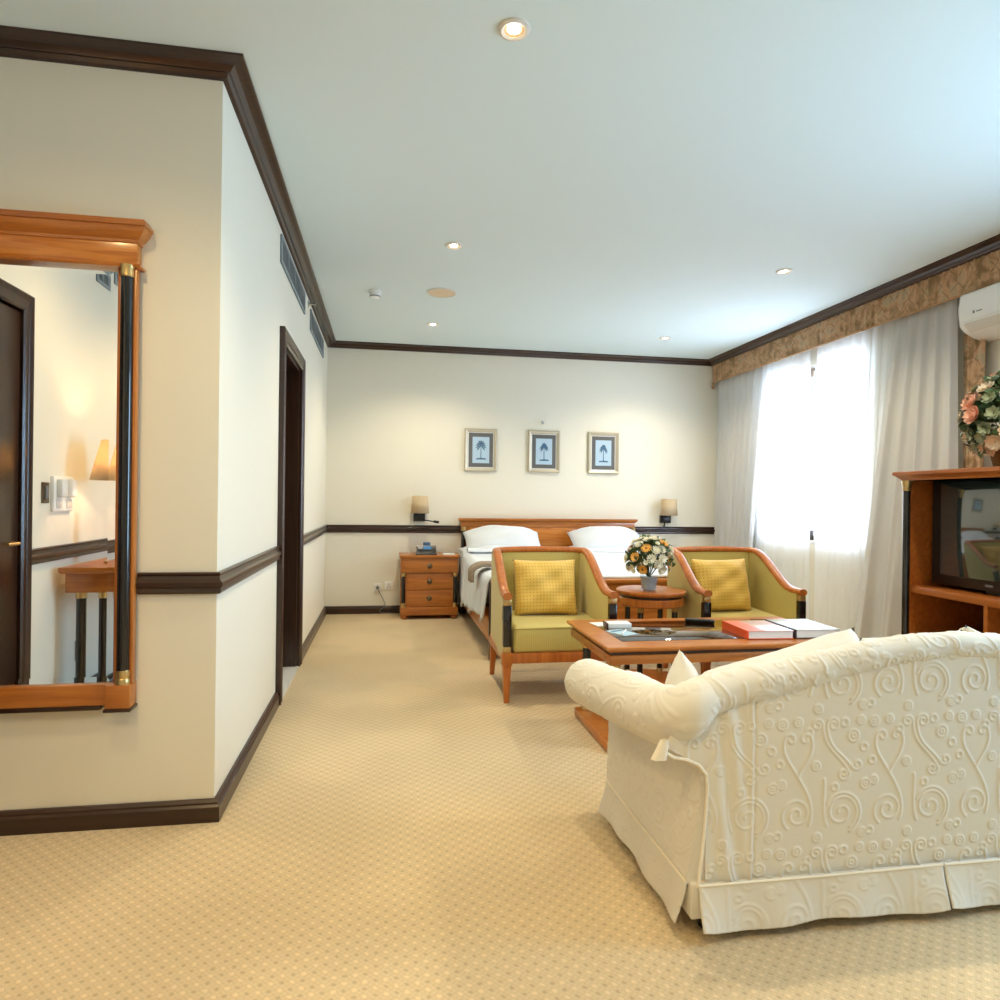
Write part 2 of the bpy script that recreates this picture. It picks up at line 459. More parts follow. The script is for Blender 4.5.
CROWN = [(0, ZC), (0.092, ZC), (0.092, ZC - 0.010), (0.080, ZC - 0.014), (0.070, ZC - 0.016), (0.052, ZC - 0.022), (0.040, ZC - 0.034), (0.036, ZC - 0.040), (0.026, ZC - 0.040), (0.018, ZC - 0.052), (0.010, ZC - 0.056), (0.0, ZC - 0.058)]
RAIL = [(0, 0.872), (0.014, 0.874), (0.020, 0.882), (0.017, 0.895), (0.026, 0.905), (0.026, 0.918), (0.016, 0.928), (0.012, 0.942), (0.018, 0.950), (0.012, 0.956), (0, 0.956)]
BASE = [(0, 0), (0.024, 0), (0.024, 0.058), (0.016, 0.066), (0.018, 0.074), (0.010, 0.084), (0, 0.084)]
CW = 0.09   # door casing width
def trim(name, path, prof, label, mat=None):
    b = MB(); b.sweep(path, prof); return struct(b.build(name, mat or M['dark'], angle=25), label)
trim('trim_1', [(XE, YS), (XE, YM), (XL, YM), (XL, YB), (3.752, YB)], CROWN, 'dark wood crown moulding')
XV = 3.745
b = MB(); b.sweep([(XV, YB), (XV, YS)], [(o - 0.01, z) for o, z in CROWN]); struct(b.build('trim_2', M['dark'], angle=25), 'dark wood crown moulding above the window valance')
d0, d1 = DOOR[0] - CW, DOOR[1] + CW
trim('trim_3', [(-0.922, YM), (XL, YM), (XL, d0)], RAIL, 'dark wood chair rail beside the mirror')
trim('trim_4', [(XL, d1), (XL, YB), (XW - 0.03, YB)], RAIL, 'dark wood chair rail along the bed wall')
trim('trim_5', [(XE, YS), (XE, 1.57)], RAIL, 'dark wood chair rail by the console')
trim('baseboard_front', [(XE, 2.60), (XE, YM), (XL, YM), (XL, d0)], BASE, 'dark wood baseboard below the mirror')
trim('baseboard_left', [(XL, d1), (XL, YB), (XW, YB), (XW, YS)], BASE, 'dark wood baseboard')
trim('baseboard_entry', [(XE, YS), (XE, 1.57)], BASE, 'dark wood baseboard by the console')

def door_frame(name, X, y0, y1, ztop, out, label, leaf):
    """casing, jambs and leaf of a door in a wall whose face is at X; out = direction into the room"""
    root = bpy.data.objects.new(name, None); COL.objects.link(root); root.location = (X, (y0 + y1) / 2, 0); struct(root, label)
    h = (y1 - y0) / 2
    prof = [(0, 0.0), (0, 0.022), (0.012, 0.030), (0.022, 0.026), (0.055, 0.022), (0.068, 0.030), (0.082, 0.034), (CW, 0.030), (CW, 0.0)]
    c = MB(); rings = []
    for (yy, zz, dy, dz) in ((-h, 0.0, -1, 0), (-h, ztop, -1, 1), (h, ztop, 1, 1), (h, 0.0, 1, 0)):
        rings.append([c.bm.verts.new((out * t, yy + dy * w, zz + dz * w)) for w, t in prof])
    n = len(prof)
    for a, d in zip(rings, rings[1:]):
        for j in range(n): c.bm.faces.new((a[j], d[j], d[(j + 1) % n], a[(j + 1) % n]))
    c.bm.faces.new(rings[0]); c.bm.faces.new(rings[-1][::-1])
    c.build('casing', M['darkz'], root, angle=25)
    j = MB()
    j.box(-out * 0.0 if out < 0 else -T, T if out < 0 else 0.0, -h, -h + 0.012, 0.0, ztop)
    j.build('near_jamb', M['darkz'], root)
    j = MB(); j.box(-T, 0.0, h - 0.012, h, 0.0, ztop); j.build('far_jamb', M['darkz'], root)
    j = MB(); j.box(-T, 0.0, -h + 0.012, h - 0.012, ztop - 0.012, ztop); j.build('head_jamb', M['dark'], root)
    if leaf == 'open':
        l = MB(); l.box(-0.95, -T - 0.005, h - 0.055, h - 0.014, 0.01, ztop - 0.015, bev=0.003)
        lf = l.build('door_leaf', M['darkz'], root)
        k = MB(); k.tube([(-0.90, h - 0.056, 1.0), (-0.90, h - 0.10, 1.0), (-0.80, h - 0.10, 1.0)], 0.009); k.build('door_handle', M['brass'], lf)
    else:
        l = MB(); l.box(0.002, 0.014, -h + 0.014, h - 0.014, 0.005, ztop - 0.014, bev=0.003)
        lf = l.build('door_leaf', M['darkz'], root)
        k = MB(); k.tube([(0.013, -h + 0.08, 1.0), (0.05, -h + 0.08, 1.0), (0.05, -h + 0.18, 1.0)], 0.009); k.build('door_handle', M['brass'], lf)
    return root
door_frame('door_1', XL, DOOR[0], DOOR[1], DOOR[3], 1, 'dark wood doorway in the left wall', 'open')
door_frame('door_2', XE, 1.66, 2.50, 2.18, 1, 'dark wood door seen in the mirror', 'closed')

def window(name, y0, y1, z0, z1, label):
    root = bpy.data.objects.new(name, None); COL.objects.link(root); root.location = (XW + 0.06, (y0 + y1) / 2, z0); struct(root, label)
    w, h = y1 - y0, z1 - z0; f = 0.05
    b = MB()
    b.box(-0.03, 0.03, -w / 2, w / 2, 0, f); b.box(-0.03, 0.03, -w / 2, w / 2, h - f, h)
    b.box(-0.03, 0.03, -w / 2, -w / 2 + f, f, h - f); b.box(-0.03, 0.03, w / 2 - f, w / 2, f, h - f)
    b.build('window_frame', M['white'], root)
    b = MB(); b.box(-0.004, 0.004, -w / 2 + f, w / 2 - f, f, h - f); b.build('pane', M['pane'], root)
    b = MB(); b.box(-0.075, 0.0, -w / 2 - 0.03, w / 2 + 0.03, -0.03, -0.002, bev=0.004); b.build('window_sill', M['marble'], root)
    b = MB(); b.box(-0.05, -0.031, -0.015, 0.045, 0.0, 0.095, bev=0.004); b.build('latch', M['darkz'], root)
    b = MB(); b.box(-0.05, -0.031, 0.0, 0.15, h - 0.10, h - 0.02, bev=0.004); b.build('window_closer', M['taupe'], root)
    return root
window('window_1', *WIN, 'bright window behind the sheer curtains')
window('added_fill_window', *FILL_WIN, 'unseen window added for fill light beyond the television cabinet')

# ------------------------------------------------------------------ ceiling and wall fittings
M['amber'] = plain('amber_reflector', lin(226, 190, 140), 0.3, metal=0.3)
def downlight(x, y, label, watts, cone, colour):
    t = thing('downlight', label, 'downlight', (x, y, ZC), 0, 'recessed ceiling downlights')
    b = MB(); b.lathe([(0.036, -0.001), (0.036, -0.006), (0.046, -0.010), (0.056, -0.006), (0.058, 0.0)], 28); b.build('trim_ring', M['offwhite'], t)
    b = MB(); b.lathe([(0.0, -0.008), (0.016, -0.007), (0.024, -0.003), (0.024, -0.001)], 24); b.build('lamp', M['bulb'], t)
    b = MB(); b.lathe([(0.023, -0.0012), (0.030, -0.0035), (0.0365, -0.0055), (0.0365, -0.0008), (0.023, -0.0008)], 28); b.build('reflector', M['amber'], t)
    l = bpy.data.lights.new('downlight_beam', 'SPOT'); l.energy = watts; l.color = colour; l.spot_size = math.radians(cone); l.spot_blend = 0.85; l.shadow_soft_size = 0.035
    lo = bpy.data.objects.new('downlight_beam', l); COL.objects.link(lo); lo.parent = t; lo.location = (0, 0, -0.03)
    return t
for x, y, lb in ((0.422, 2.323, 'lit downlight nearest the viewer, largest of the ceiling lights'),
              (0.413, 4.375, 'lit downlight on the left, above the doorway side, midway to the bed'),
              (2.778, 4.387, 'lit downlight on the right near the window valance'),
              (0.413, 6.39, 'small lit downlight on the left close to the bed wall'),
              (2.761, 6.42, 'small lit downlight on the right close to the bed wall'),
              (2.778, 2.32, 'lit downlight over the television cabinet'),
              ):
    downlight(x, y, lb, DOWN_W, 138, DOWN_C)
downlight(0.42, 0.27, 'lit downlight over the open floor behind the sofa', NEAR_W, 112, NEAR_C)
downlight(-1.05, 1.60, 'unseen downlight added in front of the wall mirror', MIRROR_W, 150, NEAR_C)  # out of view, added to warm the mirror wall
downlight(-1.05, 0.05, 'unseen downlight added beside the console table', NEAR_W, 138, NEAR_C)  # extra lamp out of view, added to lift the lower mirror wall

t = thing('smoke_detector', 'small white smoke detector on the ceiling beside the round speaker', 'smoke detector', (-0.112, 5.466, ZC))
b = MB(); b.lathe([(0.052, 0), (0.052, -0.018), (0.046, -0.024)], 28); b.build('base', M['white'], t)
b = MB(); b.lathe([(0.04, -0.022), (0.043, -0.03), (0.041, -0.05), (0.03, -0.058), (0, -0.06)], 28); b.build('sensor', M['white'], t)
b = MB(); b.lathe([(0.0425, -0.041), (0.0445, -0.042), (0.0445, -0.048), (0.042, -0.049)], 28); b.build('vent_slot', M['grey'], t)
t = thing('ceiling_speaker', 'round beige speaker grille flush in the ceiling', 'speaker', (0.417, 5.39, ZC))
M['beige_grille'] = plain('beige_grille', lin(220, 200, 168), 0.6, bump=0.6, bscale=600)
b = MB(); b.lathe([(0.118, 0), (0.118, -0.006), (0.11, -0.010), (0.108, -0.006)], 36); b.build('rim', M['offwhite'], t)
b = MB(); b.lathe([(0.107, -0.001), (0.107, -0.007), (0, -0.009)], 36); b.build('grille', M['beige_grille'], t)

M['ventgrey'] = plain('vent_grey', lin(138, 150, 156), 0.45); M['ventdark'] = plain('vent_dark', lin(96, 106, 112), 0.6)
def vent(y0, y1, z0, z1, label, X=XL, s=1):
    t = thing('air_vent', label, 'air vent', (X, (y0 + y1) / 2, (z0 + z1) / 2), 0, 'grilles high on the wall' if X == XL else None)
    w, h = (y1 - y0) / 2, (z1 - z0) / 2
    b = MB(); b.box(0, 0.004, -w, w, -h, h); b.build('backing', M['ventdark'], t)
    b = MB(); f = 0.018
    for (a0, a1, c0, c1) in ((-w, w, h - f, h), (-w, w, -h, -h + f), (-w, -w + f, -h + f, h - f), (w - f, w, -h + f, h - f)):
        b.box(0, 0.012, a0, a1, c0, c1)
    b.build('frame', M['ventgrey'], t)
    for k in range(3):
        yb = -w + (k + 1) * 2 * w / 4
        b = MB(); b.box(0.002, 0.011, yb - 0.006, yb + 0.006, -h + f, h - f); b.build('divider', M['ventgrey'], t)
    n = 9
    for k in range(n):
        z = -h + f + (k + 0.5) * (2 * h - 2 * f) / n
        b = MB(); b.box(-0.004, 0.004, -w + f, w - f, -0.001, 0.001, M=Matrix.Translation((0.007, 0, z)) @ Matrix.Rotation(math.radians(40), 4, 'Y'))
        b.build('slat', M['ventgrey'], t)
vent(4.15, 5.31, 2.645, 2.812, 'long grey air grille above the doorway, the nearer of two')
vent(5.71, 6.83, 2.625, 2.80, 'grey air grille near the bed wall corner, the farther of two')
vent(0.40, 0.76, 2.615, 2.71, 'small grey air grille above the console, seen in the mirror', X=XE)

def sprinkler(loc, rot, label, sc=1.0):
    t = thing('sprinkler', label, 'sprinkler', loc); t.rotation_euler = rot; t.scale = (sc, sc, sc)
    R = Matrix.Rotation(PI / 2, 4, 'Y')
    b = MB(); b.lathe([(0.03, 0), (0.03, 0.004), (0.012, 0.008), (0.009, 0.03)], 20, R); b.build('escutcheon', M['chrome'], t)
    b = MB(); b.lathe([(0.006, 0.03), (0.006, 0.055), (0.018, 0.056), (0.018, 0.06), (0, 0.06)], 16, R); b.build('deflector', M['chrome'], t)
sprinkler((XL, 5.57, 2.80), (0, 0, 0), 'chrome sprinkler head between the two grilles on the left wall')
sprinkler((1.72, YB, 2.122), (0, 0, -PI / 2), 'tiny chrome sprinkler head above the middle picture', 0.6)

# three palm prints
M['silver'] = plain('silver_gilt_frame', lin(200, 190, 168), 0.38, metal=0.4, bump=0.5, bscale=90)
M['mat_grey'] = plain('charcoal_mount', lin(100, 100, 100), 0.8); M['mat_white'] = plain('white_mount', lin(228, 226, 218), 0.8)
M['print_blue'] = plain('pale_blue_print', lin(180, 204, 222), 0.8); M['ink'] = plain('blue_ink', lin(72, 108, 140), 0.8)
def picture(x, variant, label):
    w, h = 0.183, 0.236
    t = thing('framed_picture', label, 'picture', (x, YB - 0.002, 1.793), 0, 'palm prints above the bed')
    b = MB(); prof = [(0, 0), (0, -0.02), (0.012, -0.028), (0.026, -0.02), (0.036, -0.016), (0.04, 0)]
    cs = ((-1, -1), (1, -1), (1, 1), (-1, 1)); rings = []
    for sx, sz in cs:
        rings.append([b.bm.verts.new((sx * (w - o), y, sz * (h - o))) for o, y in prof])
    for i in range(4):
        A, B = rings[i], rings[(i + 1) % 4]
        for j in range(len(prof)): b.bm.faces.new((A[j], B[j], B[(j + 1) % len(prof)], A[(j + 1) % len(prof)]))
    b.build('frame', M['silver'], t, angle=20)
    b = MB(); b.box(-w + 0.036, w - 0.036, -0.008, 0, -h + 0.036, h - 0.036); b.build('liner', M['mat_white'], t)
    b = MB(); b.box(-w + 0.048, w - 0.048, -0.011, -0.007, -h + 0.048, h - 0.048); b.build('mount', M['mat_grey'], t)
    pw, ph = 0.094, 0.145
    b = MB(); b.box(-pw, pw, -0.013, -0.010, -ph, ph); pr = b.build('print', M['print_blue'], t)
    b = MB(); rr = random.Random(variant)
    b.prism([(-0.055, -0.105), (0.06, -0.105), (0.052, -0.09), (0.0, -0.086), (-0.05, -0.092)], 'y', -0.0145, -0.0128)
    b.prism([(-0.004, -0.09), (0.006, -0.09), (0.003, 0.05), (-0.003, 0.05)], 'y', -0.0145, -0.0128)
    n = (11, 13, 12)[variant]
    for k in range(n):
        a = PI * (-0.25 + 1.5 * k / (n - 1)); L = rr.uniform(0.05, 0.062) * (1.15 if variant == 0 else 0.95)
        droop = 0.012 + 0.010 * variant
        p0 = Vector((0, 0.05)); p1 = p0 + Vector((math.cos(a) * L * 0.6, math.sin(a) * L * 0.7)); p2 = p0 + Vector((math.cos(a) * L, math.sin(a) * L - droop * abs(math.cos(a))))
        d = (p1 - p0).normalized(); nn = Vector((-d.y, d.x)) * 0.008
        b.prism([tuple(p0), tuple(p1 - nn), tuple(p2), tuple(p1 + nn)], 'y', -0.0146, -0.0128)
    b.build('palm_drawing', M['ink'], pr)
picture(1.022, 0, 'framed blue palm print, bushy leaning crown, left of the row above the bed')
picture(1.738, 1, 'framed blue palm print in the middle of the row, below the sprinkler head')
picture(2.434, 2, 'framed blue palm print nearest the window curtains')

# bedside wall lamps
def sconce(x, flip, label):
    t = thing('wall_lamp', label, 'wall lamp', (x, YB, 1.10), 0, 'bedside wall lamps')
    b = MB(); b.box(-0.065, 0.06, -0.045, 0, -0.10, -0.01, bev=0.004); b.build('wall_bracket', M['blackplastic'], t)
    b = MB(); b.lathe([(0.098, -0.01), (0.083, 0.175)], 32, Matrix.Translation((0.0, -0.12, 0)))
    bm = b.bm
    bmesh.ops.delete(bm, geom=[f for f in bm.faces if len(f.verts) > 4], context='FACES')
    o = b.build('lamp_shade', M['shade'], t); md = o.modifiers.new('thick', 'SOLIDIFY'); md.thickness = 0.003
    b = MB(); b.tube([(0, -0.04, -0.03), (0, -0.12, -0.03), (0, -0.12, 0.06)], 0.008); b.build('arm', M['blackplastic'], t)
    b = MB(); b.lathe([(0.0, 0.12), (0.02, 0.10), (0.024, 0.08), (0.012, 0.055)], 16, Matrix.Translation((0, -0.12, 0))); b.build('bulb', M['white'], t)
    s = 1
    if flip == 0:
        b = MB(); b.tube([(0.02, -0.045, -0.07), (0.06, -0.09, -0.085), (0.16, -0.14, -0.10)], 0.006); b.tube([(0.15, -0.135, -0.098), (0.20, -0.16, -0.105)], 0.014); b.build('reading_arm', M['blackplastic'], t)
    else:
        b = MB(); b.tube([(-0.02, -0.04, -0.09), (-0.03, -0.07, -0.12), (-0.045, -0.08, -0.14)], 0.009); b.build('reading_arm', M['blackplastic'], t)
sconce(0.355, 0, 'wall lamp with beige shade and reading arm above the nightstand')
sconce(3.19, 1, 'wall lamp with beige shade between headboard and curtain')

# sockets by the nightstand
def outlet(name, loc, label, size=(0.086, 0.086), axis='y', mat='white', rocker=False, group=None):
    t = thing(name, label, 'socket' if name != 'light_switch' else 'light switch', loc, 0, group)
    w, h = size[0] / 2, size[1] / 2
    b = MB()
    if axis == 'y': b.box(-w, w, -0.009, 0, -h, h, bev=0.003)
    else: b.box(0, 0.009, -w, w, -h, h, bev=0.003)
    b.build('plate', M[mat], t)
    b = MB()
    if rocker:
        b.box(0.008, 0.014, -w * 0.4, w * 0.4, -h * 0.6, h * 0.6, bev=0.002); b.build('rocker', M['grey'] if mat != 'white' else M['white'], t)
    else:
        for dx, dz in ((0, 0.015), (-0.013, -0.012), (0.013, -0.012)):
            if axis == 'y': b.box(dx - 0.004, dx + 0.004, -0.0105, -0.008, dz - 0.006, dz + 0.006)
            else: b.box(0.008, 0.0105, dx - 0.004, dx + 0.004, dz - 0.006, dz + 0.006)
        b.build('pin_slots', M['grey'], t)
    return t
outlet('wall_socket', (-0.085, YB, 0.285), 'white wall socket with a cable plugged in', group='sockets by the nightstand')
outlet('wall_socket', (0.035, YB, 0.30), 'white wall socket right beside the nightstand, nothing plugged in', group='sockets by the nightstand')
t = thing('power_cord', 'thin dark power cord hanging from the socket to the baseboard', 'cord', (-0.085, YB - 0.01, 0.28))
b = MB(); b.box(-0.016, 0.016, -0.03, -0.002, -0.014, 0.014, bev=0.004); b.build('plug', M['grey'], t)
b = MB(); b.tube([(0, -0.03, 0), (0.01, -0.045, -0.03), (0.05, -0.04, -0.10), (0.085, -0.045, -0.17), (0.06, -0.05, -0.215), (0.02, -0.05, -0.235), (0.04, -0.06, -0.265), (0.2, -0.05, -0.272)], 0.0045); b.build('cable', M['grey'], t)

# things on the entry wall that the mirror shows
outlet('light_switch', (XE, 1.383, 1.255), 'brass switch plate beside the door, seen in the mirror', size=(0.075, 0.115), axis='x', mat='pewter', rocker=True)
t = thing('intercom', 'white double handset intercom on the wall, seen in the mirror', 'intercom', (XE, 1.20, 1.25))
b = MB(); b.box(0, 0.02, -0.12, 0.12, -0.10, 0.10, bev=0.006); b.build('back_plate', M['white'], t)
for yy in (-0.06, 0.06):
    b = MB(); b.box(0.02, 0.055, yy - 0.035, yy + 0.035, -0.02, 0.085, bev=0.012); b.build('handset', M['white'], t)
    b = MB(); b.box(0.018, 0.026, yy - 0.03, yy + 0.03, -0.08, -0.03, bev=0.004); b.build('button_panel', M['offwhite'], t)
outlet('wall_socket', (XE, 0.96, 0.30), 'grey wall socket below the console, seen in the mirror', size=(0.075, 0.12), axis='x', mat='pewter')
# ------------------------------------------------------------------ wall mirror
def wall_mirror():
    x0, x1, yw = -1.60, -0.925, YM
    t = thing('wall_mirror', 'tall cherry framed wall mirror with black columns', 'mirror', ((x0 + x1) / 2, yw, 0.0))
    o = (x0 + x1) / 2; L, R = x0 - o, x1 - o
    b = MB(); gx0, gx1, gz0, gz1, bv = L + 0.07, R - 0.07, 0.54, 2.10, 0.030
    o_ = [b.bm.verts.new(p) for p in ((gx0, -0.0207, gz0), (gx1, -0.0207, gz0), (gx1, -0.0207, gz1), (gx0, -0.0207, gz1))]
    i_ = [b.bm.verts.new(p) for p in ((gx0 + bv, -0.0200, gz0 + bv), (gx1 - bv, -0.0200, gz0 + bv), (gx1 - bv, -0.0200, gz1 - bv), (gx0 + bv, -0.0200, gz1 - bv))]
    k_ = [b.bm.verts.new((v.co.x, -0.012, v.co.z)) for v in o_]
    b.bm.faces.new(i_); b.bm.faces.new(k_)
    for n in range(4):
        q = (n + 1) % 4; b.bm.faces.new((o_[n], o_[q], i_[q], i_[n])); b.bm.faces.new((o_[n], o_[q], k_[q], k_[n]))
    b.build('mirror_glass', M['mirror'], t, angle=1)
    b = MB(); b.box(L + 0.005, R - 0.005, -0.012, 0, 0.46, 2.2); b.build('backboard', M['darkz'], t)
    for s in (-1, 1):
        e = s * (R)
        b = MB(); xs = sorted((e, e - s * 0.012)); b.box(xs[0], xs[1], -0.046, -0.012, 0.54, 2.10, bev=0.003)
        xs = sorted((e - s * 0.056, e - s * 0.072)); b.box(xs[0], xs[1], -0.030, -0.012, 0.54, 2.10, bev=0.003)
        xs = sorted((e - s * 0.010, e - s * 0.058)); b.box(xs[0], xs[1], -0.024, -0.012, 0.54, 2.10)
        b.build('stile', M['cherryz'], t)
        cx = e - s * 0.033
        b = MB(); b.cyl(cx, -0.044, 0.60, 2.057, 0.0225, 28); c = b.build('column', M['black'], t)
        b = MB(); b.lathe([(0.0235, 2.056), (0.0255, 2.060), (0.0235, 2.066), (0.0255, 2.074), (0.0235, 2.080), (0.027, 2.094), (0.027, 2.10)], 28, Matrix.Translation((cx, -0.044, 0))); b.build('capital', M['brass'], c)
        b = MB(); b.lathe([(0.027, 0.548), (0.027, 0.565), (0.024, 0.57), (0.026, 0.585), (0.024, 0.6)], 28, Matrix.Translation((cx, -0.044, 0))); b.build('column_base', M['brass'], c)
    b = MB(); b.box(L, R, -0.046, 0, 2.10, 2.20, bev=0.002); b.build('frieze', M['burl'], t)
    b = MB(); b.sweep([(L - 0.002, 0), (L - 0.002, -0.048), (R + 0.002, -0.048), (R + 0.002, 0)], [(-0.03, 2.092), (0.010, 2.092), (0.014, 2.098), (0.010, 2.104), (-0.03, 2.104)]); b.build('moulding', M['cherry'], t, angle=25)
    b = MB(); b.sweep([(L, 0), (L, -0.046), (R, -0.046), (R, 0)], [(-0.04, 2.185), (0.004, 2.185), (0.006, 2.196), (0.012, 2.200), (0.030, 2.222), (0.034, 2.236), (0.040, 2.240), (0.040, 2.252), (0.034, 2.256), (0.034, 2.262), (-0.04, 2.262)])
    b.box(L, R, -0.04, 0, 2.19, 2.261); b.build('cornice', M['cherry'], t, angle=25)
    b = MB(); b.box(L + 0.05, R - 0.05, -0.042, 0, 0.468, 0.545, bev=0.003); b.build('bottom_rail', M['cherry'], t)
    for s in (-1, 1):
        xs = sorted((s * R, s * (R - 0.085)))
        b = MB(); b.box(xs[0], xs[1], -0.072, 0, 0.462, 0.548, bev=0.003); b.build('corner_block', M['cherry'], t)
        b = MB(); b.box(xs[0] - 0.004, xs[1] + 0.004, -0.077, 0, 0.45, 0.462, bev=0.002); b.build('block_foot', M['dark'], t)
    b = MB(); b.box(L + 0.11, R - 0.11, -0.046, 0, 0.452, 0.468, bev=0.002); b.build('bottom_moulding', M['dark'], t)
wall_mirror()

# ------------------------------------------------------------------ console by the entry (seen in the mirror)
def console():
    t = thing('console_table', 'cherry console table on black columns, seen in the mirror', 'table', (-1.50, 0.66, 0.0))
    b = MB(); b.sweep([(-0.30, 0.64), (-0.30, -0.64), (0.22, -0.64), (0.22, 0.64), (-0.30, 0.64)], [(-0.05, 0.80), (0.0, 0.80), (0.010, 0.812), (0.010, 0.835), (-0.05, 0.835)])
    b.box(-0.28, 0.20, -0.62, 0.62, 0.80, 0.8345); b.build('table_top', M['cherry'], t, angle=25)
    b = MB(); b.box(-0.285, 0.205, -0.62, 0.62, 0.69, 0.799, bev=0.003); b.build('apron', M['cherry'], t)
    for x, y in ((-0.22, 0.57), (-0.10, 0.57), (0.15, 0.57), (-0.22, -0.57), (-0.10, -0.57), (0.15, -0.57)):
        b = MB(); b.cyl(x, y, 0.10, 0.655, 0.026); l = b.build('leg', M['black'], t)
        b = MB(); b.lathe([(0.03, 0.655), (0.028, 0.67), (0.031, 0.69)], 20, Matrix.Translation((x, y, 0))); b.build('leg_cap', M['brass'], l)
    b = MB(); b.box(-0.27, 0.20, -0.61, 0.61, 0.0, 0.10, bev=0.004); b.build('plinth', M['dark'], t)
    t = thing('table_lamp', 'lit table lamp with orange beige shade on the console', 'lamp', (-1.60, 1.02, 0.8355))
    b = MB(); b.lathe([(0.08, 0), (0.08, 0.015), (0.03, 0.03), (0.022, 0.1), (0.045, 0.17), (0.03, 0.24), (0.012, 0.34), (0.012, 0.50)], 28); b.build('lamp_base', M['brass'], t)
    b = MB(); b.lathe([(0.16, 0.50), (0.10, 0.74)], 36)
    bmesh.ops.delete(b.bm, geom=[f for f in b.bm.faces if len(f.verts) > 4], context='FACES')
    o = b.build('lamp_shade', M['shade'], t); md = o.modifiers.new('thick', 'SOLIDIFY'); md.thickness = 0.003
    b = MB(); b.lathe([(0.0, 0.61), (0.026, 0.59), (0.026, 0.57), (0.012, 0.52)], 18); b.build('bulb', M['bulb'], t)
    l = bpy.data.lights.new('table_lamp_glow', 'POINT'); l.energy = LAMP_W; l.color = (1, 0.64, 0.34); l.shadow_soft_size = 0.03
    lo = bpy.data.objects.new('table_lamp_glow', l); COL.objects.link(lo); lo.parent = t; lo.location = (0, 0, 0.63)
console()

# ------------------------------------------------------------------ nightstand and clock
def nightstand():
    t = thing('nightstand', 'cherry three drawer nightstand with black side columns beside the bed', 'nightstand', (0.448, 7.145, 0))
    w, f, k = 0.295, -0.185, 0.185      # half width, front, back (local y)
    b = MB(); b.box(-w - 0.015, w + 0.015, f - 0.02, k, 0.640, 0.662, bev=0.004); b.box(-w - 0.006, w + 0.006, f - 0.01, k, 0.628, 0.641); b.build('top', M['cherry'], t)
    b = MB(); b.box(-w + 0.045, w - 0.045, f + 0.02, k, 0.115, 0.48); b.box(-w, w, f + 0.008, k, 0.478, 0.63); b.box(-w, w, f + 0.10, k, 0.10, 0.48); b.build('body', M['cherryz'], t)
    b = MB(); b.box(-w, w, f - 0.006, k, 0.042, 0.125, bev=0.003); b.build('base', M['cherry'], t)
    def drawer(x0, x1, z0, z1, yf):
        b = MB(); b.box(x0, x1, yf, yf + 0.02, z0, z1, bev=0.003); d = b.build('drawer', M['cherry'], t)
        c = Matrix.Translation((0, yf, (z0 + z1) / 2)) @ Matrix.Rotation(PI / 2, 4, 'X')
        b = MB(); b.lathe([(0.028, 0), (0.028, 0.004), (0.018, 0.007), (0.010, 0.012), (0.016, 0.022), (0.012, 0.028), (0, 0.03)], 20, c); b.build('knob', M['pewter'], d)
    drawer(-w + 0.01, w - 0.01, 0.482, 0.622, f - 0.006)
    drawer(-w + 0.065, w - 0.065, 0.305, 0.470, f + 0.004); drawer(-w + 0.065, w - 0.065, 0.132, 0.298, f + 0.004)
    for s in (-1, 1):
        x = s * (w - 0.028)
        b = MB(); b.cyl(x, f + 0.026, 0.165, 0.44, 0.021); c = b.build('column', M['black'], t)
        b = MB(); b.lathe([(0.022, 0.44), (0.025, 0.455), (0.023, 0.462), (0.027, 0.478)], 20, Matrix.Translation((x, f + 0.026, 0))); b.build('capital', M['brass'], c)
        b = MB(); b.lathe([(0.027, 0.125), (0.024, 0.14), (0.025, 0.15), (0.022, 0.165)], 20, Matrix.Translation((x, f + 0.026, 0))); b.build('column_base', M['brass'], c)
        for yy in (f + 0.04, k - 0.04):
            b = MB(); b.lathe([(0.022, 0.0), (0.034, 0.010), (0.036, 0.024), (0.026, 0.042)], 20, Matrix.Translation((s * (w - 0.035), yy, 0))); b.build('foot', M['cherry'], t)
nightstand()
t = thing('clock_radio', 'black clock radio with blue display on the nightstand', 'clock radio', (0.415, 7.08, 0.662))
b = MB(); b.prism([(-0.09, 0.008), (0.08, 0.008), (0.08, 0.085), (-0.04, 0.095), (-0.075, 0.05)], 'x', -0.10, 0.10); b.build('body', M['blackplastic'], t)
b = MB(); b.box(-0.11, 0.11, -0.10, 0.085, 0, 0.009, bev=0.003); b.build('base', M['blackplastic'], t)
RT = Matrix.Translation((0, -0.0585, 0.073)) @ Matrix.Rotation(math.radians(-38), 4, 'X')
b = MB(); b.box(-0.03, 0.05, -0.002, 0.003, -0.018, 0.018, M=RT); b.build('display', M['bluelcd'], t)
b = MB(); b.box(-0.085, -0.04, -0.002, 0.003, -0.016, 0.016, M=RT); b.build('button_panel', M['grey'], t)
b = MB(); b.box(-0.03, 0.045, 0.0, 0.05, 0.09, 0.125, bev=0.004); b.build('snooze_button', plain('blue_plastic', lin(70, 110, 150), 0.3), t)
t = thing('notepad', 'white notepad on the nightstand near the pillows', 'notepad', (0.65, 7.05, 0.662))
b = MB(); b.box(-0.06, 0.06, -0.07, 0.07, 0, 0.012); b.build('paper_pad', M['paper'], t)
b = MB(); b.box(-0.06, 0.06, 0.055, 0.071, 0.0005, 0.0135); b.build('binding', M['grey'], t)

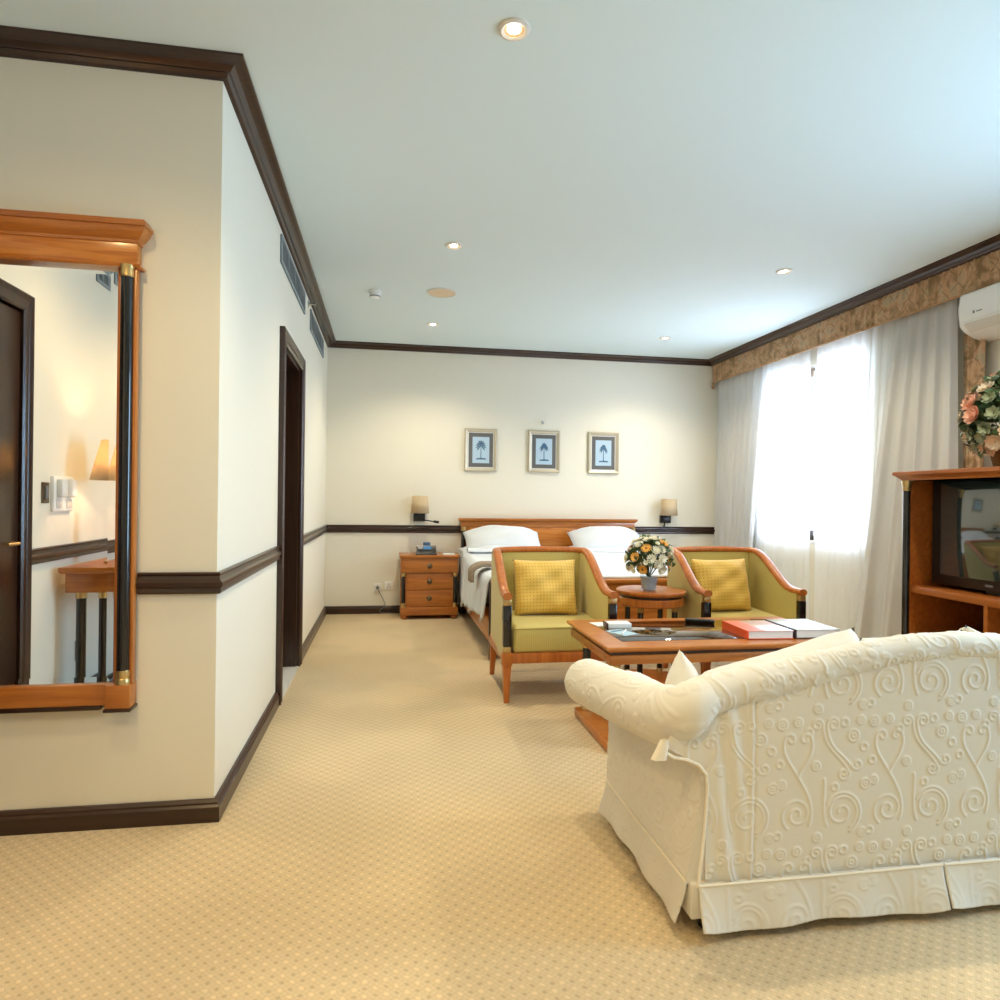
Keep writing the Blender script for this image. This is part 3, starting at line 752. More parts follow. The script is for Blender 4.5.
# ------------------------------------------------------------------ bed
def bed():
    x0, x1, yf, yh = 0.82, 2.78, 5.13, 7.345
    t = thing('double_bed', 'wide cherry bed with panelled headboard and white bedding', 'bed', (1.8, 6.24, 0))
    ox, oy = 1.8, 6.24
    X0, X1, F, H = x0 - ox, x1 - ox, yf - oy, yh - oy
    # headboard
    b = MB(); b.box(X0 - 0.01, X1 + 0.01, H - 0.045, H, 0.10, 0.95)
    hb = b.build('headboard', M['burl'], t)
    b = MB(); b.sweep([(X0 - 0.02, H), (X0 - 0.02, H - 0.06), (X1 + 0.02, H - 0.06), (X1 + 0.02, H)], [(-0.03, 1.0), (0.0, 1.0), (0.018, 1.018), (0.022, 1.026), (0.022, 1.04), (-0.03, 1.04)])
    b.box(X0 - 0.02, X1 + 0.02, H - 0.058, H, 1.0, 1.039); b.build('top_moulding', M['cherry'], hb, angle=25)
    b = MB(); b.box(X0 - 0.015, X1 + 0.015, H - 0.056, H, 0.945, 1.0, bev=0.002); b.build('frieze', M['cherry'], hb)
    for k in range(3):
        xs = X0 + 0.07 + k * (X1 - X0 - 0.14) / 3
        b = MB(); b.box(xs + 0.004, xs + (X1 - X0 - 0.14) / 3 - 0.004, H - 0.052, H - 0.03, 0.62, 0.938, bev=0.002); b.build('panel', M['burl'], hb)
    for s in (-1, 1):
        x = s * (X1 - 0.01)
        b = MB(); b.cyl(x, H - 0.07, 0.10, 0.90, 0.024); c = b.build('column', M['black'], t)
        b = MB(); b.lathe([(0.025, 0.90), (0.029, 0.915), (0.026, 0.925), (0.03, 0.945)], 20, Matrix.Translation((x, H - 0.07, 0))); b.build('capital', M['brass'], c)
        b = MB(); b.box(x - 0.035, x + 0.035, H - 0.105, H - 0.035, 0, 0.10, bev=0.003); b.build('foot', M['dark'], t)
    # footboard, rails, posts
    b = MB(); b.box(X0 + 0.02, X1 - 0.02, F + 0.005, F + 0.045, 0.10, 0.60); fb = b.build('footboard', M['cherry'], t)
    b = MB(); b.box(X0 - 0.012, X1 + 0.012, F - 0.015, F + 0.062, 0.59, 0.622, bev=0.008); b.build('top_rail', M['cherry'], fb)
    for s in (-1, 1):
        b = MB(); b.box(s * X1 - 0.024, s * X1 + 0.024, F, F + 0.05, 0, 0.592, bev=0.003); b.build('bed_post', M['darkz'], t)
        xs = sorted((s * X1, s * (X1 - 0.03)))
        b = MB(); b.box(xs[0], xs[1], F + 0.05, H - 0.05, 0.105, 0.375, bev=0.003); b.build('side_rail', M['cherryy'], t)
    b = MB(); b.box(X0 + 0.04, X1 - 0.04, F + 0.06, H - 0.06, 0.30, 0.60, bev=0.05, seg=3); b.build('mattress', M['linen_white'], t)
    # duvet draped over both long sides
    rnd = random.Random(3)
    b = MB()
    hem = lambda y: 0.20 + 0.10 * smooth01((6.7 - (y + oy)) / 1.4) + 0.025 * math.sin(9 * y) + 0.012 * math.sin(23 * y + 1)
    prof = []
    def f(u, v):
        y = F + 0.055 + v * (H - 0.17 - F - 0.055)
        s = -1 if u < 0.5 else 1
        q = abs(u - 0.5) * 2         # 0 centre, 1 hem
        z_top = 0.655 + 0.05 * smooth01((v - 0.25) / 0.6)
        xt = X1 - 0.03
        if q < 0.72:
            x = s * xt * q / 0.72; z = z_top + 0.012 * math.sin(3 * x + 2 * y) + 0.006 * math.sin(7 * y) * math.cos(4 * x)
        elif q < 0.82:
            a = (q - 0.72) / 0.10 * PI / 2
            x = s * (xt + 0.075 * math.sin(a)); z = z_top - 0.075 * (1 - math.cos(a))
        else:
            a = (q - 0.82) / 0.18
            fold = 0.022 * math.sin(17 * y + 1.5 * math.sin(3 * y)) * a
            x = s * (xt + 0.075 + 0.02 * a + fold); z = (z_top - 0.075) + a * (hem(y) - z_top + 0.075)
        if (y + oy) > 6.84:
            x = max(x, 0.775 - ox)
        return (x, y, z)
    b.grid(f, 121, 91)
    d = b.build('duvet', M['linen_white'], t, angle=180); md = d.modifiers.new('thick', 'SOLIDIFY'); md.thickness = 0.02; md.offset = -1
    # turned-down sheet fold near the pillows
    b = MB()
    def g(u, v):
        x = X0 + 0.0 + u * (X1 - X0); y = H - 0.62 + v * 0.17
        return (x, y, 0.712 + 0.03 * math.sin(v * PI) ** 0.7 + 0.006 * math.sin(5 * x))
    b.grid(g, 60, 12); b.build('sheet_fold', M['linen_white'], t, angle=180)
bed()
def lay_pillow(name, x, y, z, w, h, th, tilt, label, seed, cat='pillow', mat='linen_white', rz=0.0, group=None, ry=0.0):
    t = thing(name, label, cat, (x, y, z), rz, group)
    b = pillow_mesh(w, h, th, pw=3.2 if cat == 'cushion' else 2.3, seed=seed, wr=0.008)
    if cat == 'pillow':
        for v in b.bm.verts: v.co.y += 0.055 * (2 * v.co.x / w) ** 2
    o = b.build('pillow_case' if cat == 'pillow' else 'cushion_cover', M[mat], t, angle=180)
    o.rotation_euler = (-math.radians(tilt), ry, 0)
    return t
lay_pillow('bed_pillow', 1.235, 7.02, 0.815, 0.84, 0.46, 0.24, 58, 'white pillow on top of the left pile, beside the nightstand', 1, group='pillows on the bed')
lay_pillow('bed_pillow', 1.18, 6.98, 0.735, 0.84, 0.46, 0.13, 84, 'flatter white pillow at the bottom of the left pile', 2, group='pillows on the bed')
lay_pillow('bed_pillow', 2.40, 7.02, 0.815, 0.84, 0.46, 0.24, 58, 'white pillow on top of the right pile, behind the bouquet', 3, group='pillows on the bed')
lay_pillow('bed_pillow', 2.38, 6.97, 0.735, 0.86, 0.46, 0.12, 80, 'flatter white pillow at the bottom of the right pile', 4, group='pillows on the bed')
# folded throw hanging over the bed corner
t = thing('folded_throw', 'taupe folded throw over the near left corner of the bed', 'blanket', (0.80, 5.62, 0.0))
b = MB()
def f(u, v):
    y = -0.10 + 0.20 * u
    a = v
    if a < 0.55: x = 0.30 * (1 - a / 0.55) + 0.0; z = 0.685 + 0.004 * math.sin(9 * u)
    else:
        q = (a - 0.55) / 0.45; x = -0.075 * math.sin(min(1, q * 2) * PI / 2); z = 0.685 - 0.13 * q ** 1.3
    return (x, y * (1 - 0.25 * max(0, v - 0.55)), z)
b.grid(f, 14, 24); o = b.build('blanket', M['taupe'], t, angle=180); md = o.modifiers.new('thick', 'SOLIDIFY'); md.thickness = 0.03; md.offset = 1

# ------------------------------------------------------------------ tub armchairs
def rail_z(tt): return 0.655 + 0.232 * smooth01((tt - 0.10) / 0.82)
def armchair(loc, label):
    t = thing('armchair', label, 'armchair', loc, 0, 'olive armchairs facing the coffee table')
    WF, WR, D = 0.338, 0.318, 0.60
    hw = lambda y: WF + (WR - WF) * y / D
    # upholstered sides
    for s in (-1, 1):
        b = MB()
        n, nz, th = 26, 10, 0.026
        def side(sign):
            def g(u, v):
                y = 0.005 + (D - 0.005) * u; zt = rail_z(y / D) - 0.012; z = 0.27 + (zt - 0.27) * v
                bul = 0.016 * (math.sin(PI * u) ** 0.6) * (math.sin(PI * min(1, v)) ** 0.6) if sign < 0 else 0.006 * math.sin(PI * u) * math.sin(PI * v)
                return (s * (hw(y) + sign * (th + bul)), y, z)
            return g
        b.grid(side(1), n + 1, nz + 1); b.grid(side(-1), n + 1, nz + 1)
        # close the front and back edges
        def edge(y):
            def g(u, v):
                zt = rail_z(y / D) - 0.012
                return (s * (hw(y) + (u * 2 - 1) * th), y, 0.27 + (zt - 0.27) * v)
            return g
        b.grid(edge(0.005), 3, nz + 1); b.grid(edge(D), 3, nz + 1)
        b.grid(lambda u, v: (s * (hw(0.005 + (D - 0.005) * u) + (v * 2 - 1) * th), 0.005 + (D - 0.005) * u, 0.27), n + 1, 3)
        bmesh.ops.remove_doubles(b.bm, verts=b.bm.verts[:], dist=1e-4)
        b.build('side_panel', M['olive'], t, angle=50)
    # back
    b = MB()
    def bk(sign):
        def g(u, v):
            x = (u * 2 - 1) * (WR + 0.01); z = 0.27 + (0.885 + 0.006 * math.cos(x * 4) - 0.012 - 0.27) * v
            bul = 0.02 * (math.sin(PI * u) * math.sin(PI * v)) ** 0.5
            return (x, D + 0.0 + sign * (0.024 + (bul if sign < 0 else bul * 0.3)), z)
        return g
    b.grid(bk(1), 18, 12); b.grid(bk(-1), 18, 12)
    b.build('back_panel', M['olive'], t, angle=60)
    # wooden top rail
    pts = []
    for i in range(22): 
        y = -0.03 + (D - 0.04) * i / 21; pts.append((-hw(max(y, 0)), y, rail_z(max(0, y) / D)))
    for a in (15, 30, 45, 60, 75):
        a = math.radians(a); r = 0.05
        pts.append((-WR + r * (1 - math.cos(a)) , D - 0.05 + r * math.sin(a) + 0.0, 0.887 + 0.002))
    for i in range(1, 12):
        x = -WR + 0.05 + (WR - 0.05) * i / 12; pts.append((x, D, 0.889 + 0.008 * math.cos(x / WR * PI / 2)))
    pts = pts + [(0, D, 0.897)] + [(-p[0], p[1], p[2]) for p in pts[::-1]]
    b = MB(); b.tube(pts, 0.0235, 12, sx=1.28); b.build('top_rail', M['chairwood'], t, angle=50)
    # seat
    b = MB(); b.box(-WF + 0.042, WF - 0.042, -0.012, D - 0.05, 0.30, 0.462, bev=0.022, seg=3)
    for v in b.bm.verts:
        if v.co.z > 0.40: v.co.z += 0.02 * max(0, 1 - (v.co.x / 0.3) ** 2) + 0.02 * v.co.y
    st = b.build('seat', M['olive'], t, angle=50)
    b = MB(); b.tube([(-WF + 0.05, -0.010, 0.452), (0, -0.016, 0.458), (WF - 0.05, -0.010, 0.452)], 0.005, 8); b.build('piping', M['olive'], st)
    b = MB()
    b.box(-WF + 0.02, WF - 0.02, -0.02, 0.012, 0.240, 0.302, bev=0.003)
    b.box(-WF + 0.02, WF - 0.02, D - 0.012, D + 0.02, 0.240, 0.29, bev=0.003)
    b.box(-WF - 0.018, -WF + 0.018, 0.0, D, 0.240, 0.29, bev=0.003); b.box(WF - 0.018, WF + 0.018, 0.0, D, 0.240, 0.29, bev=0.003)
    b.build('seat_rail', M['chairwood'], t)
    for s in (-1, 1):
        x = s * WF
        b = MB(); b.box(x - 0.026, x + 0.026, -0.027, 0.023, 0.345, 0.598, bev=0.006); p = b.build('arm_post', M['black'], t)
        b = MB(); b.box(x - 0.024, x + 0.024, -0.025, 0.02, 0.598, 0.634, bev=0.004); b.build('post_cap', M['brass'], p)
        b = MB(); b.box(x - 0.024, x + 0.024, -0.025, 0.02, 0.306, 0.345, bev=0.004); b.build('post_base', M['brass'], p)
        b = MB(); b.taper(x, -0.004, 0.0, 0.236, 0.015, 0.026, dx=0, dy=-0.004); b.box(x - 0.031, x + 0.031, -0.034, 0.026, 0.232, 0.308, bev=0.004); b.build('leg', M['chairwood'], t)
        b = MB(); b.taper(s * WR, D, 0.0, 0.30, 0.015, 0.026, dx=s * 0.004, dy=0.07); b.build('leg', M['chairwood'], t)
    return t
armchair((1.078, 4.065, 0), 'olive upholstered armchair on the left, in front of the bed')
armchair((2.40, 4.085, 0), 'olive upholstered armchair on the right, by the window curtains')
lay_pillow('throw_cushion', 1.075, 4.46, 0.655, 0.44, 0.38, 0.17, 14, 'gold spotted cushion on the left armchair', 11, cat='cushion', mat='gold', group='gold cushions')
lay_pillow('throw_cushion', 2.375, 4.48, 0.655, 0.44, 0.38, 0.17, 14, 'gold spotted cushion on the right armchair', 12, cat='cushion', mat='gold', rz=math.radians(4), group='gold cushions')

# ------------------------------------------------------------------ coffee table and what lies on it
M['tableglass'] = plain('dark_inset_glass', lin(60, 40, 22), 0.02, spec=0.6, coat=1.0)
def coffee_table():
    t = thing('coffee_table', 'low cherry coffee table with inset glass top and black columns', 'coffee table', (1.745, 3.475, 0))
    w, d = 0.685, 0.375
    b = MB(); b.sweep([(-w, d), (-w, -d), (w, -d), (w, d), (-w, d)], [(-0.06, 0.512), (-0.016, 0.512), (-0.004, 0.52), (0.0, 0.528), (0.0, 0.536), (-0.005, 0.54), (-0.06, 0.54)]);
    b.box(-w + 0.05, w - 0.05, -d + 0.05, d - 0.05, 0.512, 0.5398); b.build('table_top', M['cherry'], t, angle=25)
    b = MB(); b.box(-w + 0.03, w - 0.03, -d + 0.03, d - 0.03, 0.495, 0.514); b.build('painted_shadow_gap', M['dark'], t)  # dark strip colours in the shade of the gap under the top
    b = MB(); b.box(-w + 0.02, w - 0.02, -d + 0.02, d - 0.02, 0.45, 0.496, bev=0.006); b.build('apron', M['cherry'], t)
    b = MB(); b.box(-w + 0.12, w - 0.12, -d + 0.13, d - 0.10, 0.5395, 0.5425, bev=0.001); b.build('glass_inset', M['tableglass'], t)
    b = MB(); b.box(-w + 0.025, w - 0.025, -d + 0.06, d - 0.10, 0.006, 0.055, bev=0.006); b.build('plinth', M['cherry'], t)
    b = MB(); b.box(-w + 0.035, w - 0.035, -d + 0.07, d - 0.11, 0.0, 0.008); b.build('plinth_base', M['dark'], t)
    for sx in (-1, 1):
        for y in (-d + 0.12, d - 0.155):
            x = sx * (w - 0.08)
            b = MB(); b.cyl(x, y, 0.095, 0.41, 0.024); l = b.build('leg', M['black'], t)
            b = MB(); b.lathe([(0.03, 0.055), (0.03, 0.07), (0.026, 0.08), (0.028, 0.095)], 20, Matrix.Translation((x, y, 0))); b.build('leg_base', M['brass'], l)
            b = MB(); b.lathe([(0.025, 0.41), (0.03, 0.43), (0.027, 0.436), (0.032, 0.45)], 20, Matrix.Translation((x, y, 0))); b.build('capital', M['brass'], l)
coffee_table()
ZT = 0.5425
def book(x, y, rz, w, d, h, cover, label, z=ZT):
    t = thing('hardback_book', label, 'book', (x, y, z), rz, 'books on the coffee table')
    b = MB(); b.box(-w / 2 + 0.004, w / 2 - 0.004, -d / 2 + 0.004, d / 2 - 0.004, 0.003, h - 0.003); b.build('pages', M['glassgreen'], t)
    b = MB(); b.box(-w / 2, w / 2, -d / 2, d / 2, 0, 0.003); b.box(-w / 2 - 0.003, -w / 2 + 0.003, -d / 2, d / 2, 0, h)
    b.build('spine', cover[0], t)
    b = MB(); b.box(-w / 2, w / 2, -d / 2, d / 2, h - 0.0035, h, bev=0.001); b.build('front_cover', cover[1], t)
    return t
bk = book(1.985, 3.345, math.radians(-3), 0.25, 0.30, 0.042, (M['orange'], plain('orange_white_cover', lin(224, 190, 178), 0.25)), 'orange hardback book beside the dark spined book')
b = MB(); b.box(-0.125, -0.03, -0.15, 0.15, 0.0418, 0.0426); b.build('cover_band', plain('coral_band', lin(226, 110, 76), 0.3), bk)
bk = book(2.25, 3.345, math.radians(-2), 0.25, 0.31, 0.045, (M['darkcover'], M['whitecover']), 'pale grey hardback book with a dark spine at the table end')
t = thing('card_box', 'small white card box with a dark end on the coffee table', 'box', (1.285, 3.60, ZT), math.radians(-4))
b = MB(); b.box(-0.062, 0.07, -0.045, 0.045, 0, 0.026, bev=0.002); b.build('body', M['paper'], t)
b = MB(); b.box(-0.07, -0.062, -0.045, 0.045, 0, 0.027, bev=0.001); b.build('dark_end', M['darkcover'], t)
t = thing('paper_card', 'pale blue paper card lying near the white card box', 'card', (1.255, 3.44, ZT), math.radians(25))
b = MB(); b.box(-0.05, 0.05, -0.075, 0.075, 0, 0.0015); b.build('sheet', M['bluepaper'], t)
b = MB(); b.box(-0.035, 0.035, 0.03, 0.055, 0.0014, 0.002); b.build('printed_band', M['ink'], t)
t = thing('paper_card', 'long white paper card at the back left of the coffee table', 'card', (1.20, 3.68, ZT), math.radians(8))
b = MB(); b.box(-0.03, 0.05, -0.06, 0.06, 0, 0.0015); b.build('sheet', M['paper'], t)
t = thing('pen', 'white pen on the pale blue card', 'pen', (1.265, 3.43, ZT + 0.0068), math.radians(60))
b = MB(); b.tube([(-0.065, 0, 0), (0.05, 0, 0)], 0.0045); b.build('barrel', M['white'], t)
b = MB(); b.tube([(0.05, 0, 0), (0.066, 0, 0)], [0.0045, 0.001]); b.build('tip', M['grey'], t)
t = thing('remote_control', 'slim dark remote control at the back of the coffee table', 'remote control', (1.83, 3.70, ZT), math.radians(60))
b = MB(); b.box(-0.022, 0.022, -0.085, 0.085, 0, 0.017, bev=0.006); b.build('shell', M['blackplastic'], t)
for i in range(4):
    for j in range(3):
        b = MB(); b.cyl(-0.011 + 0.011 * j, -0.05 + 0.03 * i, 0.016, 0.019, 0.004, 10); b.build('button', M['grey'], t)

# ------------------------------------------------------------------ side table
def side_table():
    t = thing('side_table', 'round cherry side table between the armchairs', 'side table', (1.795, 4.36, 0))
    b = MB(); b.lathe([(0, 0.617), (0.222, 0.617), (0.232, 0.624), (0.236, 0.634), (0.234, 0.643), (0.229, 0.646), (0, 0.646)], 56); b.build('table_top', M['chairwood'], t)
    b = MB(); b.lathe([(0, 0.598), (0.208, 0.598), (0.208, 0.619), (0, 0.619)], 56); b.build('painted_shadow_gap', M['dark'], t)  # groove coloured dark to stand in for its shade
    b = MB(); b.lathe([(0, 0.545), (0.212, 0.545), (0.22, 0.552), (0.22, 0.592), (0.214, 0.599), (0, 0.599)], 56); b.build('apron', M['chairwood'], t)
    b = MB(); b.lathe([(0, 0), (0.205, 0), (0.205, 0.012), (0.215, 0.02), (0.215, 0.04), (0.205, 0.048), (0, 0.048)], 56); b.build('base', M['chairwood'], t)
    for k in range(4):
        a = PI / 4 + k * PI / 2; x, y = 0.17 * math.cos(a), 0.17 * math.sin(a)
        b = MB(); b.cyl(x, y, 0.075, 0.51, 0.019); l = b.build('leg', M['black'], t)
        b = MB(); b.lathe([(0.02, 0.51), (0.024, 0.525), (0.022, 0.53), (0.026, 0.545)], 18, Matrix.Translation((x, y, 0))); b.build('capital', M['brass'], l)
        b = MB(); b.lathe([(0.026, 0.048), (0.022, 0.06), (0.024, 0.068), (0.02, 0.075)], 18, Matrix.Translation((x, y, 0))); b.build('leg_base', M['brass'], l)
side_table()

# ------------------------------------------------------------------ flowers
def petal_flower(R, npet, cup, rings=1, w=0.34):
    """one bloom facing +Z at the origin"""
    b = MB()
    for r in range(rings):
        k = 1 - 0.28 * r
        for i in range(npet):
            a = 2 * PI * (i + 0.5 * (r % 2)) / npet
            L = R * k; up = cup * L * (1 + r * 0.9)
            c, s = math.cos(a), math.sin(a)
            pts = [(0.10 * L, 0, 0), (0.55 * L, w * L * 0.9, up * 0.35), (0.92 * L, w * L * 0.55, up * 0.8), (L, 0, up), (0.92 * L, -w * L * 0.55, up * 0.8), (0.55 * L, -w * L * 0.9, up * 0.35)]
            mid = (0.6 * L, 0, up * 0.30)
            V = [b.bm.verts.new((x * c - y * s, x * s + y * c, z + 0.004 * r)) for x, y, z in pts]
            m = b.bm.verts.new((mid[0] * c, mid[0] * s, mid[2] + 0.004 * r))
            for j in range(6): b.bm.faces.new((V[j], V[(j + 1) % 6], m))
    return b
def leaf_mesh(L, w):
    b = MB(); n = 6; row = []
    for i in range(n + 1):
        q = i / n; ww = w * math.sin(PI * min(1, q * 0.96 + 0.04)) ** 0.8; z = 0.25 * L * math.sin(q * PI * 0.7)
        row.append([b.bm.verts.new((q * L, -ww, z + ww * 0.25)), b.bm.verts.new((q * L, 0, z)), b.bm.verts.new((q * L, ww, z + ww * 0.25))])
    for a, c in zip(row, row[1:]):
        for j in range(2): b.bm.faces.new((a[j], a[j + 1], c[j + 1], c[j]))
    return b
def aim(d, roll=0.0):
    return Vector(d).normalized().to_track_quat('Z', 'Y').to_matrix().to_4x4() @ Matrix.Rotation(roll, 4, 'Z')
def bouquet(t, centre, R, squash, blooms, nleaf, seed, leafmat, low=-0.35):
    """blooms: list of (part name, mesh, eye mesh, material, eye material, directions)"""
    rnd = random.Random(seed); cx = Vector(centre)
    for name, me, eye, mat, emat, dirs in blooms:
        for d in dirs:
            d = Vector(d).normalized()
            o = bpy.data.objects.new(name, me); COL.objects.link(o); o.parent = t
            p = cx + Vector((d.x * R, d.y * R, d.z * R * squash)) * rnd.uniform(0.93, 1.04)
            o.matrix_local = Matrix.Translation(p) @ aim(d + Vector((0, 0, 0.15)), rnd.uniform(0, 6))
            if eye is not None:
                e = bpy.data.objects.new('flower_eye', eye); COL.objects.link(e); e.parent = o
    ld = leaf_mesh(R * 0.42, R * 0.11); me = None
    b = MB()
    for i in range(nleaf):
        z = rnd.uniform(low, 1); a = rnd.uniform(0, 2 * PI); q = math.sqrt(max(0, 1 - z * z)); d = Vector((q * math.cos(a), q * math.sin(a), z))
        base = cx + Vector((d.x * R, d.y * R, d.z * R * squash)) * rnd.uniform(0.55, 0.86)
        T4 = Matrix.Translation(base) @ aim(d, rnd.uniform(0, 6)) @ Matrix.Rotation(-rnd.uniform(0.3, 1.1), 4, 'Y')
        vm = {v: b.bm.verts.new(T4 @ v.co) for v in ld.bm.verts}
        for f in ld.bm.faces: b.bm.faces.new([vm[v] for v in f.verts])
    # dark stems inside
    for i in range(26):
        z = rnd.uniform(-0.1, 1); a = rnd.uniform(0, 2 * PI); q = math.sqrt(max(0, 1 - z * z))
        b.tube([(centre[0], centre[1], centre[2] - R * 0.9), cx + Vector((q * math.cos(a) * R, q * math.sin(a) * R, z * R * squash)) * 0.85], 0.0025, 5)
    ld.bm.free()
    o = b.build('foliage', leafmat, t, angle=180); o['kind'] = 'stuff'
def bloom_mesh(b, name, mat):
    me = bpy.data.meshes.new(name); bmesh.ops.recalc_face_normals(b.bm, faces=b.bm.faces[:]); b.bm.to_mesh(me); b.bm.free()
    me.materials.append(mat); me.polygons.foreach_set('use_smooth', [True] * len(me.polygons)); return me
def eye_mesh(r, h, mat):
    b = MB(); b.lathe([(0, h), (r * 0.7, h * 0.8), (r, 0.001)], 12)
    return bloom_mesh(b, 'flower_eye', mat)
def sphere_dirs(n, seed, zmin=-0.25, mind=0.35, face=None):
    rnd = random.Random(seed); out = []; tries = 0
    while len(out) < n and tries < 4000:
        tries += 1
        z = rnd.uniform(zmin, 1); a = rnd.uniform(0, 2 * PI); q = math.sqrt(max(0, 1 - z * z)); d = Vector((q * math.cos(a), q * math.sin(a), z))
        if all((d - o).length > mind for o in out): out.append(d)
    return out
def glass_bouquet():
    t = thing('flower_arrangement', 'yellow and white bouquet in a clear pot on the side table', 'flowers', (1.755, 4.30, 0.6465))
    b = MB(); b.lathe([(0.0, 0.0), (0.048, 0.0), (0.052, 0.004), (0.062, 0.105), (0.059, 0.105), (0.049, 0.010), (0.0, 0.010)], 36); b.build('glass_pot', M['potglass'], t)
    b = MB(); b.lathe([(0.0, 0.011), (0.046, 0.011), (0.055, 0.09), (0.0, 0.094)], 28); b.build('stem_bundle', plain('grey_stems', lin(190, 200, 206), 0.5, var=0.2, vscale=40), t)
    yel = bloom_mesh(petal_flower(0.036, 13, 0.25, 2, 0.24), 'yellow_gerbera', M['petal_yellow']); ey = eye_mesh(0.010, 0.012, M['eye'])
    whi = bloom_mesh(petal_flower(0.034, 11, 0.35, 3, 0.26), 'white_chrysanthemum', M['petal_white'])
    bud = bloom_mesh(petal_flower(0.018, 8, 0.6, 2, 0.36), 'white_bud', M['petal_white'])
    # image-side directions of the yellow blooms (towards -y), the rest spread around
    yd = [(-0.45, -0.72, 0.55), (-0.80, -0.45, 0.12), (-0.55, -0.62, -0.42), (0.45, -0.55, 0.72), (0.62, -0.7, -0.15), (0.1, 0.8, 0.5), (-0.6, 0.6, 0.4), (0.7, 0.5, 0.3)]
    yv = [Vector(d).normalized() for d in yd]
    allw = [d for d in sphere_dirs(90, 5, -0.45, 0.30) if all((d - y).length > 0.36 for y in yv)]
    wd = allw[: int(len(allw) * 0.72)]; bd = allw[int(len(allw) * 0.72):]
    bouquet(t, (0, 0, 0.215), 0.145, 1.0, [('yellow_gerbera', yel, ey, None, None, yd), ('white_chrysanthemum', whi, None, None, None, wd), ('white_bud', bud, None, None, None, bd)], 150, 21, M['leaf'])
glass_bouquet()
# ------------------------------------------------------------------ sofa with raised scroll pattern
TW, TH, RES = 0.30, 0.38, 0.002
def scroll_tile():
    nx, ny = int(TW / RES), int(TH / RES)
    H = np.zeros((ny, nx)); sig = 0.0024; r = 4
    def stamp(pts):
        for x, y in pts:
            ix, iy = int(round(x / RES)), int(round(y / RES))
            for dy in range(-r, r + 1):
                for dx in range(-r, r + 1):
                    d2 = ((ix + dx) * RES - x) ** 2 + ((iy + dy) * RES - y) ** 2
                    v = math.exp(-d2 / (2 * sig * sig)); a, b_ = (iy + dy) % ny, (ix + dx) % nx
                    if v > H[a, b_]: H[a, b_] = v
    def spiral(cx, cy, r0, r1, a0, turns, n=260):
        return [(cx + (r0 + (r1 - r0) * q) * math.cos(a0 + turns * 2 * PI * q), cy + (r0 + (r1 - r0) * q) * math.sin(a0 + turns * 2 * PI * q)) for q in [i / n for i in range(n + 1)]]
    def bez(p0, p1, p2, p3, n=160):
        out = []
        for i in range(n + 1):
            q = i / n; w = ((1 - q) ** 3, 3 * q * (1 - q) ** 2, 3 * q * q * (1 - q), q ** 3)
            out.append(tuple(sum(w[k] * p[d] for k, p in enumerate((p0, p1, p2, p3))) for d in (0, 1)))
        return out
    def ring(cx, cy, rr): stamp(spiral(cx, cy, rr, rr, 0, 1, 90))
    # a heart of two curling strands
    for s in (-1, 1):
        X = lambda v: 0.070 + s * v
        stamp(bez((X(0.0), 0.195), (X(0.020), 0.232), (X(0.056), 0.262), (X(0.044), 0.305)))
        stamp(spiral(X(0.024), 0.305, 0.020, 0.005, 0 if s > 0 else PI, 0.95 * s))
    # large scrolls, the outer strand doubled
    stamp(spiral(0.212, 0.085, 0.056, 0.008, -1.0, 1.7)); stamp(spiral(0.212, 0.085, 0.067, 0.052, -1.1, 0.6))
    stamp(spiral(0.068, 0.085, 0.050, 0.008, 4.1, -1.7)); stamp(bez((0.108, 0.052), (0.128, 0.10), (0.10, 0.15), (0.07, 0.195)))
    stamp(bez((0.166, 0.045), (0.145, 0.09), (0.16, 0.15), (0.155, 0.185)))
    # a double S strand with curls at its ends
    for o in (0.0, 0.014):
        stamp(bez((0.150 + o, 0.345), (0.152 + o, 0.265), (0.205 + o, 0.262), (0.238 + o * 0.6, 0.198 + o)))
    stamp(spiral(0.218, 0.198, 0.020, 0.005, 0, -1.3)); stamp(spiral(0.263, 0.224, 0.018, 0.005, PI, 1.2))
    stamp(spiral(0.132, 0.345, 0.018, 0.005, 0, 1.3)); stamp(spiral(0.185, 0.345, 0.021, 0.006, PI, -1.4))
    for x, y, q in ((0.250, 0.310, .017), (0.285, 0.275, .011), (0.222, 0.350, .011), (0.275, 0.355, .012), (0.020, 0.350, .014), (0.070, 0.355, .012), (0.105, 0.325, .010), (0.290, 0.165, .014), (0.018, 0.175, .012), (0.128, 0.225, .012), (0.135, 0.012, .012), (0.282, 0.020, .012), (0.008, 0.025, .010), (0.012, 0.235, .010), (0.190, 0.160, .010)):
        ring(x, y, q)
        if q > 0.0115: ring(x, y, q * 0.38)
    return H
HM = scroll_tile()
def hm(u, v):
    x = np.mod(u / RES, HM.shape[1]); y = np.mod(v / RES, HM.shape[0])
    x0 = np.floor(x).astype(int); y0 = np.floor(y).astype(int); fx = x - x0; fy = y - y0
    x0 %= HM.shape[1]; y0 %= HM.shape[0]; x1 = (x0 + 1) % HM.shape[1]; y1 = (y0 + 1) % HM.shape[0]
    return (HM[y0, x0] * (1 - fx) + HM[y0, x1] * fx) * (1 - fy) + (HM[y1, x0] * (1 - fx) + HM[y1, x1] * fx) * fy

